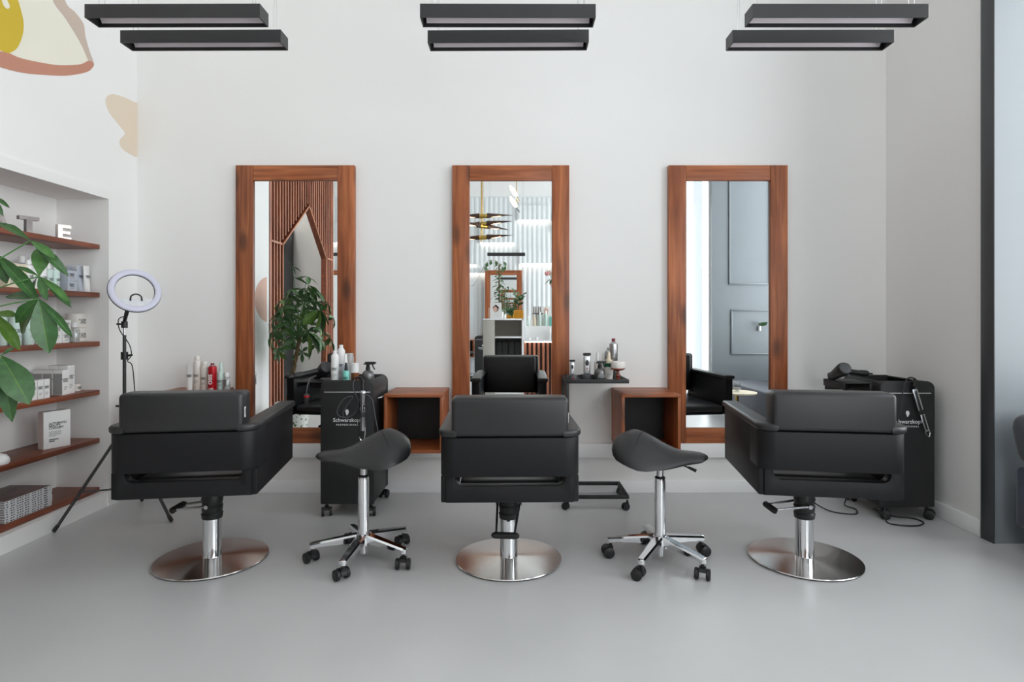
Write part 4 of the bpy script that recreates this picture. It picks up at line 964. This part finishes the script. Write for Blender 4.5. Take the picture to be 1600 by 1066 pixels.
# ------------------------------------------------------------------ potted plant by the niche (only its right edge is in view, all of it in the first mirror)
PX, PY = -2.44, 2.22
pl = thing('potted_plant', 'leafy money tree with braided trunk in a white patterned pot, left edge', 'plant', (PX, PY, 0))
ob('pot', lathe([(.13, 0), (.14, .005), (.175, .2), (.185, .36), (.178, .365), (.172, .36), (.168, .33)], 36), M['pot'], pl)
ob('soil', cyl(.167, .32, .335, 28), M['soil'], pl)
lean = lambda z: Vector((-.06 + .14 * min(1, max(0, (z - .33) / .75)), .0, z))
for k in range(3):
    ob('stem', tube([lean(z) + Vector((.012 * math.cos(z * 22 + k * 2.09), .012 * math.sin(z * 22 + k * 2.09), 0)) for z in [.30 + .02 * i for i in range(42)]], [.0145 - .0001 * i for i in range(42)], 8), M['bark'], pl)
def leaf_mesh(m, wd, droop, fold):
    n = 7; v = []; f = []; mi = []
    for i in range(n + 1):
        q = i / n; hw = wd * (math.sin(PI * min(1, q ** 1.25)) ** .8 if 0 < q < 1 else 0) + .006 * (1 - q); x = q; z = -droop * q * q
        wave = .012 * math.sin(q * 14)
        for s in (-1, -.5, -.035, .035, .5, 1): v.append((x, s * hw, z + fold * abs(s) * hw * 2 + (wave * abs(s) if abs(s) > .4 else 0)))
    for i in range(n):
        for j in range(5): f.append((i * 6 + j, i * 6 + 6 + j, i * 6 + 7 + j, i * 6 + 1 + j)); mi.append(1 if j == 2 else 0)
    mb = MB(); mb.v = v; mb.f = [q[::-1] for q in f]; mb.mi = mi
    return mesh_of('leaf', mb, [M[m], M['leaf3']], 80)
LM = [leaf_mesh(m, w_, d_, f_) for m, w_, d_, f_ in (('leaf1', .17, .16, .16), ('leaf2', .19, .22, .12), ('leaf2', .16, .12, .2), ('leaf1', .2, .3, .1), ('leaf3', .18, .2, .15))]
nleaf = 0
def leaf(hub, tip, up, k, wide=1.0):
    global nleaf
    x = tip - hub; L = x.length; x = x / L; zz = (up - x * up.dot(x)); zz = zz.normalized() if zz.length > 1e-4 else x.orthogonal().normalized(); y = zz.cross(x)
    R = Matrix((x * L, y * L * wide, zz * L)).transposed().to_4x4(); R.translation = hub
    ob('leaf', LM[k], None, pl, R); nleaf += 1
base = Vector((PX, PY, 0)); hubs = []
def cluster(hub, nrm, n, L, tilt, rot):
    nrm = nrm.normalized(); a = nrm.orthogonal().normalized(); b = nrm.cross(a)
    for i in range(n):
        q = rot + 2 * PI * i / n; d = (a * math.cos(q) + b * math.sin(q)); LL = L * random.uniform(.75, 1.1)
        t_ = tilt + random.uniform(-.15, .15)
        dirv = (d * math.cos(t_) + nrm * math.sin(t_)).normalized(); dirv.z -= .25; dirv.normalize()
        leaf(hub, hub + dirv * LL, nrm, random.choice((0, 0, 1, 1, 2, 3, 4)))
def petiole(hub):
    top = lean(1.0 + .1 * random.random()); h = hub
    mid = top.lerp(h, .55) + Vector((0, 0, .07))
    ob('petiole', tube(smooth_path([top, mid, h], 4), .0032, 5), M['leaf1'], pl)
# leaves seen against the shelves: hub and tip measured from the viewpoint, at their own depths
inv = -base
def key(hpx, hpy, hd, tips, up=(.4, -.7, .6)):
    h = at(hpx, hpy, hd) + inv; petiole(h)
    for (x, y, d, k, w_) in tips: leaf(h, at(x, y, d) + inv, Vector(up), k, w_)
key(61, 432, 2.60, [(67, 378, 2.66, 0, 1.2), (24, 414, 2.58, 2, .7), (71, 463, 2.54, 1, .7), (113, 479, 2.64, 2, .55), (110, 468, 2.58, 0, .5), (45, 446, 2.66, 1, .7)])
key(47, 376, 2.62, [(108, 424, 2.64, 1, .55), (85, 399, 2.60, 0, .8), (-5, 340, 2.6, 1, .6)])
key(61, 467, 2.55, [(18, 502, 2.50, 1, 1.25), (75, 549, 2.52, 1, 1.05), (79, 546, 2.6, 4, .9), (115, 526, 2.58, 2, .5), (2, 455, 2.55, 1, .8), (16, 521, 2.6, 4, 1.2)])
key(-6, 398, 2.58, [(38, 440, 2.56, 1, .75), (60, 466, 2.54, 2, .6), (9, 438, 2.54, 1, .9)])
key(-8, 490, 2.58, [(24, 490, 2.58, 4, 1.2), (30, 542, 2.56, 4, .75), (9, 512, 2.62, 1, .8)])
key(2, 556, 2.52, [(44, 625, 2.48, 1, 1.25), (20, 641, 2.52, 4, .9), (16, 660, 2.50, 1, .6), (48, 594, 2.56, 2, .55), (21, 541, 2.54, 1, .8)])
key(-14, 306, 2.62, [(14, 322, 2.6, 2, .6), (-4, 290, 2.66, 1, .8), (5, 335, 2.62, 1, .6)])
# the rest of the crown
ga = 2.399963; N = 52
for i in range(N):
    q = (i + .5) / N; el = math.asin(max(-1, min(1, .98 - 1.62 * q))); az = i * ga
    r = random.uniform(.22, .38)
    hub = Vector((.07 + r * math.cos(el) * math.cos(az), r * math.cos(el) * math.sin(az) * .95, 1.22 + r * 1.6 * math.sin(el)))
    if hub.x + PX < -2.64: hub.x = -2.64 - PX
    if hub.y + PY > 2.3 and CX + (hub.x + PX + .10) / (hub.y + PY + .10) * F > -70: continue
    nrm = Vector((math.cos(az) * math.cos(el), math.sin(az) * math.cos(el), .55 + .6 * math.sin(el)))
    petiole(hub); n0 = nleaf
    L_ = random.uniform(.13, .18)
    cluster(hub, nrm, 5, L_, -.1, random.uniform(0, 6))

# ------------------------------------------------------------------ sofa, pillow, table and glass in the window bay
so = thing('sofa', 'long navy velvet sofa along the street window in the grey bay', 'sofa', (3.3, 2.1, 0))
ob('seat', rbox(-.48, .16, -1.2, 1.24, .13, .47, .03, 3), M['navy'], so); ob('backrest', rbox(.165, .45, -1.2, 1.24, .13, .76, .04, 3), M['navy'], so)
for x in (-.40, .36):
    for y in (-1.1, 1.14): ob('leg', cyl(.02, 0, .1295, 10, x, y), M['matte_black'], so)
pw = thing('pillow', 'charcoal velvet pillow leaning on the bay wall at the sofa end', 'pillow', (2.925, 3.24, .475))
pv, pf = sphere(1, n=24, m=12)
pv = [(math.copysign(abs(x) ** .55, x) * .15, math.copysign(abs(y) ** .9, y) * .065, math.copysign(abs(z) ** .55, z) * .15) for x, y, z in pv]
ob('cover', MB().add((pv, pf), T(0, .02, .152, -.26, 0, 0)), M['pillow'], pw)
tb = thing('side_table', 'small round brass side table with a pale top in front of the sofa', 'table', (2.56, 2.06, 0))
ob('base', lathe([(.14, 0), (.14, .008), (.03, .014)], 32), M['brass'], tb); ob('stem', cyl(.018, .0141, .44, 16), M['brass'], tb)
ob('table_top', lathe([(.2, .4405), (.215, .446), (.215, .458), (.21, .46)], 44), M['cream'], tb)
gl = thing('water_glass', 'stemless glass of water on the small brass table', 'glass', (2.56, 2.06, .4605))
ob('bowl', lathe([(.028, 0), (.038, .02), (.044, .05), (.041, .08), (.036, .105), (.0345, .105), (.0395, .08), (.0425, .05), (.036, .022), (.001, .006)], 28), M['clear'], gl)
ob('water', lathe([(.0345, .022), (.041, .048), (.001, .0485)], 24), M['blur_clear'], gl)
wp = thing('wall_sprig', 'small green sprig in a holder on the grey panelled wall', 'plant', (3.5, .4, 1.12))
ob('holder', MB().add(cyl(.02, 0, .07, 12, 0, .022)), M['white'], wp)
for k in range(6):
    a = random.uniform(0, 6.28); h = Vector((0, .022, .07)); tp = h + Vector((.09 * math.cos(a), .05 + .04 * math.sin(a), .03 + .05 * random.random()))
    o = ob('leaf', LM[k % 3], None, wp); x = tp - h; L_ = x.length; x = x / L_; zz = Vector((0, .6, .8)); zz = (zz - x * zz.dot(x)).normalized(); R = Matrix((x * L_, zz.cross(x) * L_ * 1.5, zz * L_)).transposed().to_4x4(); R.translation = h; o.matrix_local = R

# ------------------------------------------------------------------ reception unit, counter and displays (seen in the middle mirror)
RY = -1.1
ru = thing('reception_unit', 'greige reception shelf unit with open bays, seen in the middle mirror', 'cabinet', (-.15, RY, 0))
ob('side_panel', rbox(-.33, -.14, -.3, .06, 0, 1.262, .003), M['greige'], ru)
for z0, z1 in ((1.265, 1.29), (.965, .99), (.03, .055)): ob('shelf', rbox(-.135 if z0 < 1.2 else -.335, .312, -.3, .05 if z0 < 1.2 else .07, z0, z1, .003), M['trim'], ru)
ob('side_panel', rbox(.313, .345, -.3, .06, 0, 1.262, .003), M['trim'], ru)
ob('back_panel', box(-.139, .312, -.3, -.28, .99, 1.264), M['greige2'], ru); ob('back_panel', box(-.139, .312, -.3, -.28, .055, .964), M['plastic'], ru)
for k in range(4): ob('padded_panel', rbox(-.134 + .1115 * k, -.024 + .1115 * k, -.279, -.24, .06, .90, .012), M['leather'], ru)
ZR = 1.2905
def card(label, x, y, w, h, m, rz):
    t = thing('greeting_card', label, 'card', (x, y, ZR), rz, None); ob('sheet', rbox(-w / 2, w / 2, -.004, .004, 0, h, .001, 1), M[m], t); return t
cdd = card('white illustrated card with a sketched face on the reception unit', -.27, RY + .0, .19, .265, 'card', 0)
sk = [(.05 * math.cos(a) * (1 + .12 * math.sin(5 * a)), .055 * math.sin(a) * (1 + .1 * math.cos(4 * a))) for a in [2 * PI * k / 30 for k in range(30)]]
ob('illustration', MB().add(prism([(a, b_ + .17) for a, b_ in sk], .0042, .0046, 'y')), M['bronze'], cdd); ob('illustration', MB().add(prism([(a * .75 - .012, b_ * .8 + .155) for a, b_ in sk], .0047, .0050, 'y')), M['mural_pink'], cdd)
ob('illustration', MB().add(tube(smooth_path([(-.02, .005, .11), (.0, .005, .06), (.05, .005, .04)], 4), .0016, 5)), M['teal'], cdd)
card('blush pink card leaning behind the illustrated card', -.36 + .02, RY - .08, .14, .18, 'mural_pink', .5)
def goldpot(label, x, y, r, h):
    t = thing('gold_pot', label, 'plant', (x, y, ZR), 0, 'gold pots on the reception unit')
    b_ = MB().add(rbox(-r, r, -r, r, 0, h, .006)); n = 6
    for i in range(n):
        for j in range(max(2, int(n * h / (2 * r)))):
            c = 2 * r / n
            b_.add(rbox(-r + i * c + .003, -r + (i + 1) * c - .003, r - .002, r + .006, j * c + .003, min(h, (j + 1) * c) - .003, .003, 1))
    ob('pot', b_, M['gold'], t); ob('soil', rbox(-r * .85, r * .85, -r * .85, r * .85, h + .0003, h + .003, .001, 1), M['soil'], t); return t
def sprouts(t, n, base_z, spread, hmin, hmax, L, k0=1, nl=5, sx_=0):
    for i in range(n):
        a = 2 * PI * i / n + .4; tip = Vector((spread * math.cos(a) + sx_, spread * math.sin(a) * .6, base_z + random.uniform(hmin, hmax)))
        p = smooth_path([Vector((0, 0, base_z)), Vector((tip.x * .3, tip.y * .3, base_z + (tip.z - base_z) * .6)), tip], 5)
        ob('stem', tube(p, .003, 5), M['leaf2'], t)
        for j in range(nl):
            q = p[int(len(p) * (.35 + .6 * j / nl))]; s = 1 if j % 2 else -1
            d = Vector((s * .8 * math.sin(a) + .3 * math.cos(a), -s * .5, .5)).normalized() * L * random.uniform(.8, 1.1)
            x = d.normalized(); zz = Vector((0, .7, .7)); zz = (zz - x * zz.dot(x)).normalized()
            R = Matrix((d, zz.cross(x) * d.length * 1.3, zz * d.length)).transposed().to_4x4(); R.translation = q
            ob('leaf', LM[(k0 + j) % 3], None, t, R)
p1 = goldpot('larger gold glazed pot with dark upright leaves on the reception unit', .11, RY - .02, .08, .14); sprouts(p1, 7, .143, .09, .2, .34, .09)
p2 = goldpot('small gold glazed pot with little leaves on the reception unit', -.055, RY - .03, .04, .06); sprouts(p2, 5, .063, .05, .06, .13, .06)
tv = thing('trailing_plant', 'tall slim trailing plant with a long bare runner, behind the cards', 'plant', (-.22, RY - .2, ZR))
ob('pot', lathe([(.06, 0), (.075, .11), (.07, .112), (.066, .1)], 20), M['white'], tv)
ob('stake', cyl(.012, .1, .92, 8), M['bark'], tv)
for i in range(60):
    z_ = .16 + .80 * i / 60; a = i * 2.4; h = Vector((.015 * math.cos(a), .015 * math.sin(a), z_)); r_ = (.11 - .05 * (z_ - .2)) * random.uniform(.7, 1.2)
    d = Vector((math.cos(a) * r_, math.sin(a) * r_, -.02)); x = d.normalized(); zz = Vector((0, .3, 1)); zz = (zz - x * zz.dot(x)).normalized()
    R = Matrix((d, zz.cross(x) * d.length * 1.7, zz * d.length)).transposed().to_4x4(); R.translation = h; ob('leaf', LM[(i % 3)], None, tv, R)
ob('runner', tube(smooth_path([(0, 0, .93), (-.10, 0, 1.0), (-.22, .0, .95), (-.34, .02, .72), (-.42, .02, .58), (-.48, .02, .55)], 5), .003, 5), M['bark'], tv)
for px_, pz in ((-.06, .99), (-.14, 1.0), (-.2, .96), (-.26, .88), (.07, .97), (.11, .9), (.05, .88)):
    R = T(px_, 0, pz, -1.2, random.uniform(.6, 2.4), 0) @ Matrix.Diagonal((.09, .15, .09, 1)); ob('leaf', LM[1], None, tv, R)
# slatted counter with white display tray
co = thing('reception_counter', 'slatted wooden reception counter under a white display ledge', 'counter', (.75, RY, 0))
for k in range(14):
    x = -.53 + .075 * k
    ob('slat', MB().add(rbox(x - .019, x + .019, .0, .045, .0, .905, .003)), M['slat'], co)
ob('body', box(-.545, .6, -.5, -.001, 0, .9), M['bronze'], co); ob('worktop', rbox(-.55, .62, -.5, .07, .906, .93, .004), M['trim'], co)
ob('light_line', box(-.54, .6, .05, .06, .897, .9045), M['led'], co); ob('riser', rbox(-.53, .6, -.22, -.06, .9305, 1.165, .004), M['trim'], co)
gc = 'products displayed on the reception counter'
W_ = ('one', 'two', 'three', 'four', 'five', 'six', 'seven')
for k, (x, h, r_, m) in enumerate(((-.48, .17, .024, 'mint'), (-.42, .12, .02, 'white'), (-.37, .2, .026, 'cream'), (-.28, .235, .028, 'mint'), (-.18, .255, .03, 'mint'), (-.09, .2, .028, 'teal'), (-.03, .2, .028, 'mint'))):
    can('display_bottle', 'pale bottle on the white riser of the counter, number %s from the shelf unit' % W_[k], (.75 + x, RY - .12, 1.1655), r_, h, m, 'white', gc, PI, txt=False, capr=.6)
for k, (x, h) in enumerate(((-.46, .04), (-.34, .05), (-.12, .2), (-.02, .22), (.06, .16))):
    can('display_jar', 'small white product before the riser on the counter, number %s from the shelf unit' % W_[k], (.75 + x, RY - .0, .9305), .03 if h < .1 else .02, h, 'white', 'white', gc, PI, txt=False, capr=.8, cat='jar')
pc = thing('display_stand', 'white display board with a grid of black rods and a face print', 'display', (.50, RY - .19, 1.1655))
ob('board', box(-.16, .16, -.006, .0, 0, .33), M['card'], pc)
for x in (-.13, -.09, -.05, -.01): ob('rod', box(x - .004, x + .004, .0002, .006, .1, .33), M['ink'], pc)
ob('rail', box(-.15, .03, .0062, .01, .2, .212), M['ink'], pc)
ob('face_print', prism([(a * .8 + .08, b_ * 1.1 + .25) for a, b_ in sk], .0002, .0008, 'y'), M['mural_pink'], pc)
fl = thing('flower_vase', 'tall flower arrangement in a beaded vase on the reception counter', 'vase', (.78, RY - .3, .9305))
ob('vase', lathe([(.05, 0), (.055, .01), (.05, .5), (.04, .72), (.045, .74)], 20), M['wblossom'], fl)
for k in range(12):
    a = k * 2.4; r_ = .05 + .12 * (k / 12); c = Vector((r_ * math.cos(a) - .05, r_ * math.sin(a), 1.0 + random.uniform(-.14, .16)))
    ob('stem', tube([(0, 0, .7), tuple(c)], .003, 5), M['leaf2'], fl)
    ob('flower', MB().add(sphere(.042, tuple(c), 10, 7, sz=.8)).add(sphere(.026, (c.x + .02, c.y + .02, c.z + .015), 8, 6)).add(sphere(.026, (c.x - .02, c.y + .02, c.z + .012), 8, 6)), M['blossom' if k % 3 == 0 else 'wblossom'], fl)
    R = T(c.x * .7, c.y * .7, c.z - .1, 0, random.uniform(.2, 1), a) @ Matrix.Diagonal((.12, .16, .12, 1)); ob('leaf', LM[k % 3], None, fl, R)
# brass chandelier
ch = thing('chandelier', 'brass rod chandelier with tapered dark shades around glowing bulbs', 'chandelier', (-.53, -1.7, 2.66), 0)
ob('rod', MB().add(cyl(.011, 0, H - 2.66, 10, -.012)).add(cyl(.008, .1, H - 2.66, 10, .014)), M['brass'], ch); ob('ceiling_cup', cyl(.06, H - 2.69, H - 2.66, 20), M['brass'], ch)
for k, (z_, az) in enumerate(((.44, -.18), (.30, .22), (.26, 2.6), (.06, .16))):
    R = T(.02, .03, z_, 0, 0, az) @ Euler((0, PI / 2 - .05, 0)).to_matrix().to_4x4()
    arm = ob('arm_tube', MB().add(cyl(.038, -.07, .07, 18), R), M['brass'], ch)
    for s in (-1, 1):
        Q = R @ Matrix.Diagonal((1, 1, s, 1))
        v = []; n = 16
        for i in range(9):
            q = i / 8; z2 = .0705 + .46 * q
            for j in range(n + 1):
                a = -PI / 2 + PI * (.74 - .3 * q) * (j / n - .5) * 2
                rr = .048 * (1 - q) ** .8 + .004; v.append((-rr * math.sin(a) * -1, rr * math.cos(a), z2))
        f = [(i * (n + 1) + j, i * (n + 1) + j + 1, (i + 1) * (n + 1) + j + 1, (i + 1) * (n + 1) + j) for i in range(8) for j in range(n)]
        ob('shade', MB().add((v, f), Q), M['bronze'], arm)
        ob('bulb', MB().add(lathe([(.014, .11), (.022, .15), (.02, .25), (.006, .32)], 12), Q), M['bulb'], arm)
c2_ = thing('glass_pendant', 'slim pendant lamp with two slanting glowing glass bulbs', 'lamp', (.08, -1.5, 3.2))
ob('rod', cyl(.007, 0, H - 3.2, 8), M['brass'], c2_)
for z_ in (.02, .21):
    Q = T(0, .02, z_, 0, -.55, 0)
    hl = ob('holder', MB().add(lathe([(.014, -.09), (.02, -.05), (.024, 0)], 14), Q).add(lathe([(.03, -.115), (.012, -.09)], 14), Q), M['chrome'], c2_)
    ob('bulb', MB().add(lathe([(.022, .001), (.036, .05), (.034, .15), (.01, .22)], 14), Q), M['bulb'], hl)

# ------------------------------------------------------------------ stations on the far wall
def far_mirror(label, x):
    return framed_mirror(label, x - .44, x + .44, .373, 2.43, FAR + .22, 'framed mirrors on the wavy far wall', PI)
def backing(x): ob('mirror_batten', MB().add(box(x - .4, x + .4, FAR + .025, FAR + .219, .42, .5)).add(box(x - .4, x + .4, FAR + .025, FAR + .219, 2.2, 2.3)), M['white'], WF)
for x, l in ((-.2, 'wood framed mirror on the wavy far wall, behind the reception unit'), (-4.0, 'wood framed mirror on the far wall beyond the slat screen')): far_mirror(l, x); backing(x)
linear_lamp('black linear lamp before the wavy far wall, over the reception side', -.13, -4.55, group='far linear lamps', z=2.70)
linear_lamp('black linear lamp before the far wall, beyond the slat screen', -3.95, -4.55, group='far linear lamps', z=2.70)
trolley('black trolley at the far station, beside the reception unit', (-.66, -4.7, 0), PI)
spray_bottle('black headed spray bottle on the far trolley', (-.64, -4.70, .8535), .04, .17)
saddle_stool('saddle stool at the far station before the wavy wall', (-1.02, -3.7, 0), PI, .3, 0)
wall_box('wooden wall box on the far wall beside the far trolley', -.9, FAR + .03, 'far wall boxes', PI)
